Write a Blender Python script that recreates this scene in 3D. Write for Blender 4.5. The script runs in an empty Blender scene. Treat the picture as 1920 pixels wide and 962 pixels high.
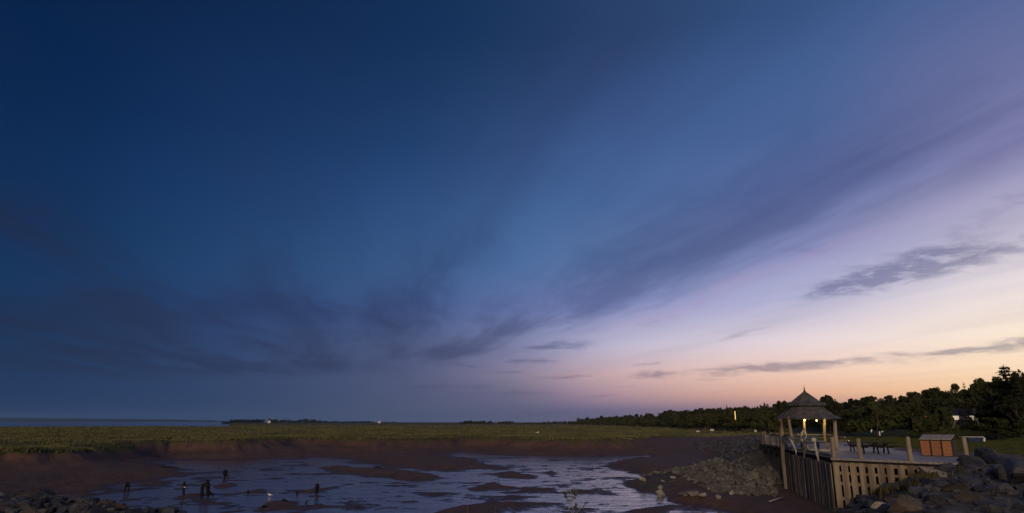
import bpy, bmesh, math, random
import numpy as np
from mathutils import Vector, Matrix, Euler

random.seed(7); RNG = np.random.default_rng(11)
S = bpy.context.scene; COL = S.collection
PI = math.pi; R = math.radians
F = 1280.0; EYE = 5.0; HOR = 790.5; ZD = 3.15      # level of the deck above the mud
PITCH = math.atan((HOR - 481) / F); CP, SP = math.cos(PITCH), math.sin(PITCH)

# ------------------------------------------------------------------ camera
cam = bpy.data.objects.new('camera', bpy.data.cameras.new('camera')); COL.objects.link(cam)
cam.location = (0, 0, EYE); cam.rotation_euler = (PI / 2 + PITCH, 0, 0)
cam.data.sensor_width = 36; cam.data.lens = F / 1920 * 36
cam.data.clip_start = .1; cam.data.clip_end = 30000
S.camera = cam

def ray(px, py):
    x = (px - 960) / F; u = -(py - 481) / F
    return x, CP - u * SP, SP + u * CP
def P(px, py, z):                       # point of level z seen at that pixel of the photograph
    x, y, w = ray(px, py); t = (z - EYE) / w
    return Vector((x * t, y * t, z))
def PD(px, py, D):                      # point at ground distance D (along the view axis)
    x, y, w = ray(px, py); t = D / y
    return Vector((x * t, D, EYE + w * t))
def HX(px, D):                          # x of a pixel column at distance D near the horizon
    return PD(px, HOR, D).x

# ------------------------------------------------------------------ naming
def tag(o, label=None, cat=None, group=None, kind=None):
    if label: o['label'] = label
    if cat: o['category'] = cat
    if group: o['group'] = group
    if kind: o['kind'] = kind
    return o
def thing(name, label, cat, loc=(0, 0, 0), rz=0.0, group=None):
    o = bpy.data.objects.new(name, None); COL.objects.link(o)
    o.location = loc; o.rotation_euler = (0, 0, rz); o.empty_display_size = .2
    return tag(o, label, cat, group)
def link_mesh(name, me, mat=None, parent=None):
    o = bpy.data.objects.new(name, me); COL.objects.link(o)
    if mat is not None and not me.materials: me.materials.append(mat)
    if parent is not None: o.parent = parent
    return o
def copy_tree(root):
    c = root.copy(); COL.objects.link(c)
    for ch in list(root.children):
        k = ch.copy(); COL.objects.link(k); k.parent = c
        for g in list(ch.children):
            q = g.copy(); COL.objects.link(q); q.parent = k
    return c

# ------------------------------------------------------------------ mesh collector
class MB:
    def __init__(s): s.v = []; s.f = []; s.sm = []
    def add(s, vs, fs, smooth=False):
        n = len(s.v); s.v += [tuple(v) for v in vs]
        s.f += [tuple(i + n for i in f) for f in fs]; s.sm += [smooth] * len(fs)
    def box(s, c, size, rz=0, tilt=None, taper=1.0):
        hx, hy, hz = [a / 2 for a in size]; vs = []
        M = Matrix.Rotation(rz, 3, 'Z')
        if tilt is not None: M = M @ Euler(tilt).to_matrix()
        for z in (-1, 1):
            k = taper if z > 0 else 1
            for x, y in ((-1, -1), (1, -1), (1, 1), (-1, 1)):
                vs.append(Vector(c) + M @ Vector((x * hx * k, y * hy * k, z * hz)))
        s.add(vs, [(3, 2, 1, 0), (4, 5, 6, 7), (0, 1, 5, 4), (1, 2, 6, 5), (2, 3, 7, 6), (3, 0, 4, 7)])
    def tube(s, pts, rads, n=8, cap=True, smooth=True):
        pts = [Vector(p) for p in pts]; vs = []; fs = []
        for i, p in enumerate(pts):
            d = (pts[min(i + 1, len(pts) - 1)] - pts[max(i - 1, 0)])
            d = d.normalized() if d.length > 1e-9 else Vector((0, 0, 1))
            a = d.orthogonal().normalized() if abs(d.z) < .99 else Vector((1, 0, 0))
            if abs(d.z) < .99: a = d.cross(Vector((0, 0, 1))).normalized()
            b = d.cross(a).normalized()
            r = rads[i] if isinstance(rads, (list, tuple)) else rads
            for k in range(n):
                t = 2 * PI * k / n; vs.append(p + (a * math.cos(t) + b * math.sin(t)) * r)
        for i in range(len(pts) - 1):
            for k in range(n):
                k2 = (k + 1) % n; fs.append((i * n + k, i * n + k2, (i + 1) * n + k2, (i + 1) * n + k))
        if cap:
            fs.append(tuple(range(n - 1, -1, -1))); fs.append(tuple((len(pts) - 1) * n + k for k in range(n)))
        s.add(vs, fs, smooth)
    def lathe(s, prof, c=(0, 0, 0), n=16, smooth=True, rot=0):
        vs = []; fs = []
        for r, z in prof:
            for k in range(n):
                t = 2 * PI * k / n + rot; vs.append((c[0] + r * math.cos(t), c[1] + r * math.sin(t), c[2] + z))
        for i in range(len(prof) - 1):
            for k in range(n):
                k2 = (k + 1) % n; fs.append((i * n + k, i * n + k2, (i + 1) * n + k2, (i + 1) * n + k))
        fs.append(tuple(range(n - 1, -1, -1))); fs.append(tuple((len(prof) - 1) * n + k for k in range(n)))
        s.add(vs, fs, smooth)
    def ball(s, c, r, n=10, m=6, sq=(1, 1, 1)):
        prof = [(max(1e-3, math.sin(PI * i / m)), -math.cos(PI * i / m)) for i in range(m + 1)]
        vs = []; fs = []
        for q, z in prof:
            for k in range(n):
                t = 2 * PI * k / n
                vs.append((c[0] + r * sq[0] * q * math.cos(t), c[1] + r * sq[1] * q * math.sin(t), c[2] + r * sq[2] * z))
        for i in range(m):
            for k in range(n):
                k2 = (k + 1) % n; fs.append((i * n + k, i * n + k2, (i + 1) * n + k2, (i + 1) * n + k))
        s.add(vs, fs, True)
    def prism(s, poly, z0, z1):
        n = len(poly); vs = [(x, y, z0) for x, y in poly] + [(x, y, z1) for x, y in poly]
        fs = [tuple(range(n - 1, -1, -1)), tuple(range(n, 2 * n))]
        fs += [(i, (i + 1) % n, n + (i + 1) % n, n + i) for i in range(n)]
        s.add(vs, fs)
    def mesh(s, name):
        me = bpy.data.meshes.new(name); me.from_pydata(s.v, [], s.f); me.update()
        me.polygons.foreach_set('use_smooth', s.sm); return me
    def build(s, name, mat, parent=None): return link_mesh(name, s.mesh(name), mat, parent)

# ------------------------------------------------------------------ node helpers
class NT:
    def __init__(s, tree): s.t = tree; s.t.nodes.clear()
    def n(s, kind, **kw):
        x = s.t.nodes.new(kind)
        for k, v in kw.items(): setattr(x, k, v)
        return x
    def l(s, a, b): s.t.links.new(a, b)
    def put(s, sock, v):
        if hasattr(v, 'is_output') or isinstance(v, bpy.types.NodeSocket): s.l(v, sock)
        elif v is not None: sock.default_value = v
    def m(s, op, a, b=None, c=None, clamp=False):
        x = s.n('ShaderNodeMath', operation=op, use_clamp=clamp)
        for i, v in enumerate((a, b, c)):
            if v is not None: s.put(x.inputs[i], v)
        return x.outputs[0]
    def vm(s, op, a, b=None, out=0):
        x = s.n('ShaderNodeVectorMath', operation=op)
        s.put(x.inputs[0], a)
        if b is not None: s.put(x.inputs[1], b)
        return x.outputs['Value'] if op in ('DOT_PRODUCT', 'LENGTH') else x.outputs[0]
    def mix(s, fac, a, b, bt='MIX'):
        x = s.n('ShaderNodeMix', data_type='RGBA', blend_type=bt)
        s.put(x.inputs[0], fac); s.put(x.inputs[6], a); s.put(x.inputs[7], b)
        return x.outputs[2]
    def ramp(s, fac, stops, interp='LINEAR'):
        x = s.n('ShaderNodeValToRGB'); e = x.color_ramp.elements; x.color_ramp.interpolation = interp
        while len(e) < len(stops): e.new(.5)
        for q, (p, c) in zip(e, stops):
            q.position = p; q.color = c if len(c) == 4 else (*c, 1)
        s.put(x.inputs[0], fac); return x.outputs[0]
    def mr(s, v, a, b, c, d, smooth=True):
        x = s.n('ShaderNodeMapRange', interpolation_type='SMOOTHSTEP' if smooth else 'LINEAR')
        s.put(x.inputs[0], v)
        for i, q in enumerate((a, b, c, d)): s.put(x.inputs[1 + i], q)
        return x.outputs[0]
    def noise(s, vec, scale, detail=4, rough=.5, dist=0, col=False, dims='3D'):
        x = s.n('ShaderNodeTexNoise', noise_dimensions=dims)
        s.put(x.inputs['Vector'], vec); s.put(x.inputs['Scale'], scale); s.put(x.inputs['Detail'], detail)
        s.put(x.inputs['Roughness'], rough); s.put(x.inputs['Distortion'], dist)
        return x.outputs[1 if col else 0]
    def scale(s, vec, sc, rot=(0, 0, 0), loc=(0, 0, 0)):
        x = s.n('ShaderNodeMapping'); s.put(x.inputs[0], vec)
        x.inputs[1].default_value = loc; x.inputs[2].default_value = rot; x.inputs[3].default_value = sc
        return x.outputs[0]

def s2l(c):
    c = np.asarray(c, float) / 255.0
    return np.where(c <= .04045, c / 12.92, ((c + .055) / 1.055) ** 2.4)

# ------------------------------------------------------------------ sky (world): twilight measured as azimuth x elevation, clouds on a high flat layer
AZ = [-180, -110, -60, -38, -25, -9, 0, 9, 25, 38, 60, 110, 180]
EL = [-90, .1, .95, 2.15, 3.75, 6.1, 9.4, 12.9, 17.9, 22.4, 27.4, 31.4, 50, 90]
ROWS = {  # az columns -38 -25 -9 0 9 25 38, then 60
 .95:   [(29,54,92),(44,65,102),(80,88,118),(100,100,128),(126,112,138),(190,146,138),(246,190,140),(255,196,120)],
 2.15:  [(29,55,93),(45,66,103),(80,88,120),(112,108,136),(178,146,154),(236,184,150),(250,206,158),(255,208,134)],
 3.75:  [(28,55,92),(46,67,104),(82,90,124),(136,128,152),(204,172,172),(244,208,186),(252,222,188),(255,224,160)],
 6.1:  [(25,53,90),(44,67,108),(78,90,128),(128,132,168),(186,180,202),(230,214,214),(248,228,208),(252,228,190)],
 9.4:    [(22,53,93),(38,68,112),(68,92,140),(98,116,166),(136,146,194),(192,190,218),(236,224,226),(240,222,210)],
 12.9: [(17,50,94),(32,68,116),(58,92,144),(76,110,166),(100,128,182),(148,156,206),(196,192,220),(210,200,215)],
 17.9: [(12,46,92),(26,60,110),(46,80,134),(64,100,156),(76,108,166),(104,124,182),(144,146,196),(160,160,205)],
 22.4:   [(8,40,84),(20,52,100),(34,66,116),(52,82,136),(66,96,154),(78,106,164),(118,126,178),(130,136,186)],
 27.4:   [(6,36,78),(16,46,92),(26,56,102),(38,68,116),(54,82,136),(66,96,152),(90,108,162),(100,116,170)],
 31.4:   [(5,32,70),(12,40,82),(20,50,94),(28,58,102),(42,70,116),(54,84,136),(70,98,154),(80,104,158)],
}
def sky_table():
    T = np.zeros((len(AZ), len(EL), 3))
    for j, e in enumerate(EL):
        if e in ROWS: row = [s2l(c) * (np.array([1.0, .96, .90]) if e > 12 else 1.0 + .09 * (e < 7) * (k > 3)) for k, c in enumerate(ROWS[e])]
        elif e == .1: row = [s2l(c) for c in ROWS[.95]]
        elif e == -90: row = [s2l(c) * .25 for c in ROWS[.95]]
        elif e == 50: row = [s2l(c) * .62 for c in ROWS[31.4]]
        else: row = [s2l((14, 34, 72))] * 8
        back = row[0] * .8
        full = [back, row[0] * .85, row[0] * .9] + row[:7] + [row[7], row[5] * .6 + back * .4, back]
        T[:, j] = full
    return T
def build_world():
    w = bpy.data.worlds.new('World'); S.world = w; w.use_nodes = True
    N = NT(w.node_tree)
    d = N.n('ShaderNodeTexCoord').outputs['Generated']
    sep = N.n('ShaderNodeSeparateXYZ'); N.l(d, sep.inputs[0]); x, y, z = sep.outputs
    DEG = 180 / PI
    az = N.m('MULTIPLY', N.m('ARCTAN2', x, y), DEG)
    el = N.m('MULTIPLY', N.m('ARCSINE', z), DEG)
    ELL = [math.copysign(math.sqrt(abs(e)), e) for e in EL]
    lo, hi = -math.sqrt(90), math.sqrt(90)
    sq = N.m('MULTIPLY', N.m('SQRT', N.m('ABSOLUTE', el)), N.m('SIGN', el))
    t = N.m('DIVIDE', N.m('SUBTRACT', sq, lo), hi - lo)
    T = sky_table()
    azd = []
    for a, b in zip(AZ[:-1], AZ[1:]):
        k = 3 if -60 <= a < 60 else 2
        azd += [a + (b - a) * i / k for i in range(k)]
    azd.append(180)
    def interp(j, ch):    # smooth (monotone cubic) resampling of the table along azimuth
        X = np.array(AZ, float); Y = T[:, j, ch]; h = np.diff(X); s = np.diff(Y) / h
        m = np.zeros(len(X)); m[0] = s[0]; m[-1] = s[-1]
        for i in range(1, len(X) - 1): m[i] = 0 if s[i - 1] * s[i] <= 0 else 2 * s[i - 1] * s[i] / (s[i - 1] + s[i])
        out = []
        for q in azd:
            i = min(max(np.searchsorted(X, q, side='right') - 1, 0), len(X) - 2)
            u = (q - X[i]) / h[i]
            out.append((2*u**3-3*u**2+1)*Y[i] + (u**3-2*u**2+u)*h[i]*m[i] + (-2*u**3+3*u**2)*Y[i+1] + (u**3-u**2)*h[i]*m[i+1])
        return out
    TT = np.array([[interp(j, c) for c in range(3)] for j in range(len(EL))])   # el, ch, az
    pos = [(e - lo) / (hi - lo) for e in ELL]
    col = None
    for k, a in enumerate(azd):
        c = N.ramp(t, [(pos[j], tuple(TT[j, :, k])) for j in range(len(EL))], 'CARDINAL' if False else 'LINEAR')
        col = c if col is None else N.mix(N.mr(az, azd[k - 1], a, 0, 1, False), col, c)
    # --- cloud layer: project the direction on a flat layer; a runs along the streets, b across
    zc = N.m('MAXIMUM', z, .012)
    va = R(-10.3)
    X = N.m('DIVIDE', x, zc); Y = N.m('DIVIDE', y, zc)
    a = N.m('ADD', N.m('MULTIPLY', X, math.sin(va)), N.m('MULTIPLY', Y, math.cos(va)))
    b = N.m('SUBTRACT', N.m('MULTIPLY', X, math.cos(va)), N.m('MULTIPLY', Y, math.sin(va)))
    comb = N.n('ShaderNodeCombineXYZ'); N.l(a, comb.inputs[0]); N.l(b, comb.inputs[1]); pl = comb.outputs[0]
    warp = N.noise(N.scale(pl, (.22, .5, 1)), 1.0, 5, .55, 0, True)
    wv = N.vm('MULTIPLY', N.vm('SUBTRACT', warp, (.5, .5, .5)), (1.6, .9, 0))
    pw = N.vm('ADD', pl, wv)
    streak = N.noise(N.scale(pw, (.16, .95, 1), loc=(3.1, 1.7, 0)), 1.0, 7, .58)
    fine = N.noise(N.scale(pw, (.55, 1.9, 1), loc=(9.1, 4.2, 2)), 1.0, 6, .6)
    sepw = N.n('ShaderNodeSeparateXYZ'); N.l(pw, sepw.inputs[0]); aw, bw = sepw.outputs[0], sepw.outputs[1]
    # cover as a function of the cross-street coordinate b
    def bump(v, c, w, soft=1.0):
        q = N.m('DIVIDE', N.m('SUBTRACT', v, c), w); return N.m('EXPONENT', N.m('MULTIPLY', N.m('MULTIPLY', q, q), -1))
    dens = None
    def add(v, k):
        nonlocal dens
        q = N.m('MULTIPLY', v, k); dens = q if dens is None else N.m('ADD', dens, q)
    #      b centre, b width, amount, a from, a to (fade)
    for bc, bw_, k, a0, a1, a2, a3 in CLOUD_STREETS:
        g = bump(bw, bc, bw_)
        g = N.m('MULTIPLY', g, N.mr(aw, a0, a1, 0, 1)); g = N.m('MULTIPLY', g, N.mr(aw, a2, a3, 1, 0))
        add(g, k)
    # single clouds, placed by bearing and height in the sky
    ang = N.n('ShaderNodeCombineXYZ'); N.l(az, ang.inputs[0]); N.l(el, ang.inputs[1])
    wn = N.noise(N.scale(ang.outputs[0], (.26, 1.3, 1)), 1.0, 6, .5, 0, True)
    aw2 = N.vm('ADD', ang.outputs[0], N.vm('MULTIPLY', N.vm('SUBTRACT', wn, (.5, .5, .5)), (3.4, .95, 0)))
    d2 = None
    for ca, ce, sa, se, rot, k in CLOUD_PUFFS:
        mp = N.n('ShaderNodeMapping', vector_type='TEXTURE'); N.l(aw2, mp.inputs[0])
        mp.inputs[1].default_value = (ca, ce, 0); mp.inputs[2].default_value = (0, 0, R(rot)); mp.inputs[3].default_value = (sa, se, 1)
        g = N.m('EXPONENT', N.m('MULTIPLY', N.vm('DOT_PRODUCT', mp.outputs[0], mp.outputs[0]), -1))
        g = N.m('MULTIPLY', g, k); d2 = g if d2 is None else N.m('ADD', d2, g)
    fine2 = N.noise(N.scale(aw2, (.45, 1.9, 1)), 1.0, 5, .6)
    d2 = N.m('MULTIPLY', d2, N.mr(fine2, .28, .66, .3, 1.1))
    d1 = N.m('MULTIPLY', dens, N.m('ADD', N.mr(streak, .30, .66, .12, 1.1), N.mr(fine, .3, .7, -.28, .28)))
    veil = N.m('MULTIPLY', N.mr(streak, .42, .75, 0, .24), N.mr(el, 2, 8, .3, 1))
    D = N.m('ADD', N.m('ADD', N.mr(d1, -.05, 1.2, 0, .80), N.mr(d2, .06, 1.0, 0, .88)), veil, clamp=True)
    dark = N.mix(1.0, col, (.445, .47, .58, 1), 'MULTIPLY')
    dark = N.mix(1.0, dark, (.0110, .0115, .0120, 1), 'ADD')
    out = N.mix(D, col, dark)
    rim = N.m('MULTIPLY', N.m('MULTIPLY', bump(bw, 2.52, .24), N.mr(aw, 2.2, 4.0, 0, 1)), N.mr(aw, 6.0, 9.0, 1, 0))     # rose light on the lower edge of the main street
    out = N.mix(N.m('MULTIPLY', rim, N.mr(fine, .35, .6, .3, 1)), out, N.mix(1.0, out, (.055, .012, .012, 1), 'ADD'))
    bg = N.n('ShaderNodeBackground'); N.l(out, bg.inputs[0]); bg.inputs[1].default_value = 1.0
    o = N.n('ShaderNodeOutputWorld'); N.l(bg.outputs[0], o.inputs[0])
    w.cycles.sampling_method = 'MANUAL'; w.cycles.sample_map_resolution = 512
CLOUD_STREETS = [  # b, width, amount, a fade-in, a fade-out
    (1.98, .42, .85, 1.0, 1.8, 6.5, 8.5),
    (1.40, .60, .55, 1.4, 3.0, 6.5, 8.5),
    (.45, .36, .60, .9, 1.6, 5.0, 7.0),
    (-.55, .30, .42, 2.4, 3.6, 6.0, 8.0),
    (1.15, .50, .62, 5.6, 7.6, 9.6, 12.5),
    (.35, 1.1, .52, 3.4, 5.5, 10.0, 13.0),
    (-1.85, .40, .85, 2.4, 3.6, 6.0, 7.5),
    (-.90, .35, .38, 3.2, 4.5, 6.0, 7.0),
    (-2.4, 2.6, 1.12, 5.0, 7.2, 13.0, 18.0),
    (-6.0, 2.5, .60, 5.0, 9.0, 16.0, 22.0),
    (3.4, .30, .25, 2.0, 3.0, 5.0, 7.0),
]
def az_el(px, py):
    x, y, z = ray(px, py)
    return math.degrees(math.atan2(x, y)), math.degrees(math.atan2(z, math.hypot(x, y)))
CLOUD_PUFFS = []
def puff(px, py, w, h, rot, k):
    a_, e_ = az_el(px, py); CLOUD_PUFFS.append((a_, e_, w * .043, h * .043, rot, k))
puff(1660, 512, 130, 26, 12, 1.0); puff(1850, 478, 130, 20, 10, .75); puff(1560, 545, 60, 9, 4, .35)
puff(1430, 690, 130, 9, 2, 1.05); puff(1700, 667, 230, 7, 4, .7); puff(1880, 650, 120, 9, 7, .7)
puff(1050, 648, 70, 9, 6, .9); puff(995, 679, 50, 6, 0, .8); puff(1060, 706, 60, 4, 0, .7); puff(1220, 703, 50, 8, 0, .75)
puff(1210, 682, 50, 3.5, 3, .6); puff(1390, 627, 60, 5, 10, .5); puff(940, 698, 50, 4, 0, .6); puff(1900, 380, 120, 22, 20, .4)
puff(1240, 602, 60, 10, 8, .4); puff(1110, 742, 60, 3, 0, .45); puff(870, 686, 60, 5, 0, .5); puff(1500, 470, 50, 16, 0, .4)
puff(860, 724, 120, 5, 0, .55); puff(960, 735, 110, 4, 0, .5); puff(1140, 722, 50, 3, 0, .35); puff(1330, 712, 40, 3, 0, .35)
build_world()

# sun lamp added behind the camera, away from the sunset: a faint, broad, warm light
sun = bpy.data.objects.new('sun', bpy.data.lights.new('sun', 'SUN')); COL.objects.link(sun)
sun.data.energy = 1.9; sun.data.color = (1, .73, .48); sun.data.angle = R(20)
SUN_EL, SUN_DIR = R(14), Vector((-.22, -.97, 0)).normalized()
L = SUN_DIR * math.cos(SUN_EL) + Vector((0, 0, math.sin(SUN_EL)))
sun.rotation_euler = L.to_track_quat('Z', 'Y').to_euler()

S.view_settings.view_transform = 'Standard'; S.view_settings.look = 'None'
S.view_settings.exposure = 0; S.view_settings.gamma = 1; S.view_settings.use_curve_mapping = False
S.render.engine = 'CYCLES'
S.cycles.use_denoising = True; S.cycles.max_bounces = 5; S.cycles.diffuse_bounces = 2; S.cycles.glossy_bounces = 3
S.cycles.transparent_max_bounces = 4; S.cycles.sample_clamp_indirect = 4

# ------------------------------------------------------------------ materials
def principled(name, color, rough=.8, spec=.3, build=None):
    m = bpy.data.materials.new(name); m.use_nodes = True; N = NT(m.node_tree)
    b = N.n('ShaderNodeBsdfPrincipled'); o = N.n('ShaderNodeOutputMaterial'); N.l(b.outputs[0], o.inputs[0])
    b.inputs['Base Color'].default_value = (*color, 1); b.inputs['Roughness'].default_value = rough
    b.inputs['Specular IOR Level'].default_value = spec
    if build: build(N, b)
    return m
def bump(N, b, h, strength, dist):
    x = N.n('ShaderNodeBump'); x.inputs['Strength'].default_value = strength; x.inputs['Distance'].default_value = dist
    N.l(h, x.inputs['Height']); N.l(x.outputs[0], b.inputs['Normal'])
def mottled(c1, c2, scale, rough=.85, spec=.25, bstr=.4, bdist=.02, stretch=(1, 1, 1), rnd=0.0, detail=5):
    def f(N, b):
        co = N.n('ShaderNodeTexCoord').outputs['Object']
        oi = N.n('ShaderNodeObjectInfo').outputs['Random']
        if rnd:
            cv = N.n('ShaderNodeCombineXYZ'); N.l(N.m('MULTIPLY', oi, 37.0), cv.inputs[0]); N.l(N.m('MULTIPLY', oi, 91.0), cv.inputs[2])
            co = N.vm('ADD', co, cv.outputs[0])
        v = N.scale(co, stretch)
        n1 = N.noise(v, scale, detail, .6); n2 = N.noise(v, scale * 6, 4, .6)
        fac = N.m('ADD', N.mr(n1, .3, .7, 0, .75), N.mr(n2, .3, .7, -.1, .35), clamp=True)
        c = N.mix(fac, (*c1, 1), (*c2, 1))
        if rnd:
            k = N.mr(oi, 0, 1, 1 - rnd, 1 + rnd, False)
            cc = N.n('ShaderNodeCombineColor')
            for i in range(3): N.l(k, cc.inputs[i])
            c = N.mix(1.0, c, cc.outputs[0], 'MULTIPLY')
        N.l(c, b.inputs['Base Color']); bump(N, b, N.m('ADD', n1, N.m('MULTIPLY', n2, .4)), bstr, bdist)
    return principled('mottled', tuple(c1), rough, spec, f)

def land_mat():
    def f(N, b):
        g = N.n('ShaderNodeNewGeometry'); pos = g.outputs['Position']
        sp = N.n('ShaderNodeSeparateXYZ'); N.l(pos, sp.inputs[0]); z = sp.outputs[2]
        at = N.n('ShaderNodeAttribute', attribute_name='cover'); cov = N.n('ShaderNodeSeparateColor'); N.l(at.outputs[0], cov.inputs[0])
        grass, stone, lawn = cov.outputs
        n1 = N.noise(pos, .25, 6, .6); n2 = N.noise(pos, 1.6, 6, .65); n3 = N.noise(pos, 9, 4, .6)
        mud = N.mix(N.mr(n1, .3, .7, 0, 1), (.112, .065, .057, 1), (.080, .050, .047, 1))
        mud = N.mix(N.mr(n2, .35, .7, 0, .6), mud, (.136, .079, .064, 1))
        n4 = N.noise(N.scale(pos, (.9, .45, 1)), 1.0, 5, .7, 1.2)
        mud = N.mix(N.mr(n4, .46, .62, 0, .55), mud, (.048, .030, .029, 1))
        wet = N.mr(z, .0, .16, 1, 0)
        mud = N.mix(N.m('MULTIPLY', wet, .5), mud, (.056, .036, .034, 1))
        gr = N.mix(N.mr(n1, .35, .65, 0, 1), (.055, .062, .016, 1), (.085, .085, .026, 1))
        gr = N.mix(N.mr(n2, .4, .75, 0, .6), gr, (.035, .045, .012, 1))
        lw = N.mix(N.mr(n2, .3, .7, 0, 1), (.030, .050, .012, 1), (.060, .070, .020, 1))
        st = N.mix(N.mr(n2, .3, .7, 0, 1), (.045, .043, .042, 1), (.085, .075, .065, 1))
        c = N.mix(grass, mud, gr); c = N.mix(lawn, c, lw); c = N.mix(stone, c, st)
        N.l(c, b.inputs['Base Color'])
        ro = N.m('ADD', N.mr(z, -.01, .09, .30, .86), N.mr(n2, .3, .7, -.08, .1))
        dry = N.m('MAXIMUM', N.m('MAXIMUM', grass, stone), lawn)
        N.l(N.m('MAXIMUM', ro, N.m('MULTIPLY', dry, .9)), b.inputs['Roughness'])
        h = N.m('ADD', N.m('ADD', N.m('MULTIPLY', n2, .5), N.m('MULTIPLY', n3, .16)), N.m('MULTIPLY', n4, .5))
        bump(N, b, h, .9, .24)
    return principled('land', (.1, .06, .05), .6, .42, f)

def water_mat():
    def f(N, b):
        pos = N.n('ShaderNodeNewGeometry').outputs['Position']
        v = N.scale(pos, (.75, 1.0, 1), rot=(0, 0, .3))
        h = N.m('ADD', N.m('MULTIPLY', N.noise(v, .75, 5, .62, .6), 1.0), N.m('MULTIPLY', N.noise(v, 4.0, 3, .6), .10))
        bump(N, b, h, .38, .18)
        N.l(N.mr(N.noise(pos, .35, 4, .6), .35, .65, .05, .15), b.inputs['Roughness'])
    return principled('tidal_water', (.135, .100, .096), .1, .85, f)

def wood_mat(c1, c2, scale=3.0, along='z', rough=.85, rnd=.25):
    st = {'z': (2.4, 2.4, .16), 'x': (.3, 4, 4), 'y': (4, .3, 4)}[along]
    return mottled(c1, c2, scale, rough, .2, .5, .012, st, rnd)

M = {}
M['land'] = land_mat(); M['water'] = water_mat()
M['rock_blue'] = mottled((.015, .018, .026), (.056, .060, .074), 2.2, .6, .42, 1.0, .09, (1, 1, 1.6), .5)
M['rock_brown'] = mottled((.026, .022, .021), (.074, .062, .057), 2.2, .8, .3, .9, .05, (1, 1, 1.4), .4)
M['rock_pale'] = mottled((.16, .15, .14), (.32, .29, .27), 2.5, .8, .3, .7, .03, (1, 1, 1), .2)
M['rubble_brown'] = mottled((.050, .051, .054), (.150, .146, .146), 1.5, .85, .25, .8, .04, (1, 1, 1), 0)
M['rubble_blue'] = mottled((.022, .026, .036), (.075, .082, .100), 1.5, .7, .35, .8, .04, (1, 1, 1), 0)
M['rock_mud'] = mottled((.052, .052, .055), (.150, .146, .146), 1.6, .85, .25, .9, .06, (1, 1, 1.3), .2)
M['wood_dark'] = wood_mat((.040, .036, .034), (.185, .168, .155), 2.6)
def slat_mat():
    def f(N, b):
        g = N.n('ShaderNodeTexCoord').outputs['Object']
        n1 = N.noise(N.scale(g, (3.1, 3.1, .10)), 1.0, 2, .5); n2 = N.noise(N.scale(g, (14, 14, .9)), 2.0, 5, .65); n3 = N.noise(g, 1.7, 5, .6)
        c = N.mix(N.mr(n1, .3, .7, 0, 1), (.140, .114, .088, 1), (.390, .325, .250, 1))
        c = N.mix(N.mr(n2, .45, .72, 0, .65), c, (.085, .066, .050, 1))
        c = N.mix(N.mr(n3, .5, .75, 0, .5), c, (.200, .185, .170, 1))                     # grey weathering
        z = N.n('ShaderNodeSeparateXYZ'); N.l(g, z.inputs[0])
        tide = N.mr(N.m('ADD', z.outputs[2], N.m('MULTIPLY', n3, .9)), .55, 1.35, 1, 0)    # mud stain left by the tide
        c = N.mix(N.m('MULTIPLY', tide, .7), c, (.060, .042, .034, 1))
        N.l(c, b.inputs['Base Color']); bump(N, b, n2, .6, .015)
    return principled('slat_wood', (.3, .24, .18), .85, .2, f)
M['wood_warm'] = slat_mat()
M['wood_post'] = wood_mat((.150, .124, .098), (.320, .270, .215), 3.0)
M['wood_grey'] = wood_mat((.150, .145, .150), (.330, .315, .320), 2.0, 'x')
M['wood_black'] = wood_mat((.006, .006, .007), (.022, .020, .020), 2.0)
M['drift'] = wood_mat((.300, .280, .255), (.560, .530, .480), 3.0)
M['cedar'] = mottled((.260, .112, .056), (.400, .180, .094), 4, .55, .35, .3, .01, (.6, 6, 6), .1)
M['bin_frame'] = principled('bin_frame', (.020, .018, .018), .5, .4)
M['bin_lid'] = mottled((.230, .215, .215), (.360, .335, .330), 6, .5, .4, .2, .01)
M['rope'] = mottled((.10, .085, .07), (.22, .19, .15), 20, .9, .1)
M['rubber'] = principled('rubber', (.012, .012, .013), .7, .3)
M['pile'] = wood_mat((.0025, .0025, .003), (.010, .009, .009), 3.0, 'z', .7, .3)
M['iron'] = principled('iron', (.02, .02, .022), .55, .4)
M['navy'] = mottled((.012, .022, .060), (.026, .045, .110), 5, .45, .4, .1, .005)
M['white'] = mottled((.62, .62, .62), (.80, .80, .78), 6, .6, .3, .1, .005)
M['foliage'] = mottled((.016, .021, .009), (.047, .051, .022), 1.4, .85, .15, 0, .01, (1, 1, 1), .45)
M['needles'] = mottled((.013, .019, .010), (.038, .046, .020), 1.4, .85, .15, 0, .01, (1, 1, 1), .3)
M['shrub'] = mottled((.024, .034, .010), (.070, .078, .026), 1.4, .85, .15, 0, .01, (1, 1, 1), .3)
M['bark'] = wood_mat((.030, .024, .018), (.075, .060, .046), 4.0)
M['marsh'] = mottled((.048, .053, .026), (.150, .148, .070), .12, .9, .12, 0, .01)
M['tuft'] = mottled((.032, .037, .016), (.088, .080, .038), 1.2, .9, .12, 0, .01)
M['terracotta'] = mottled((.40, .16, .07), (.62, .27, .13), 2, .8, .2, .2, .01)
M['paving'] = mottled((.250, .240, .245), (.380, .365, .370), 1.2, .6, .35, .3, .01)
M['petal_white'] = principled('petal_white', (.75, .74, .62), .7, .2)
M['petal_pink'] = principled('petal_pink', (.48, .20, .34), .7, .2)
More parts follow.
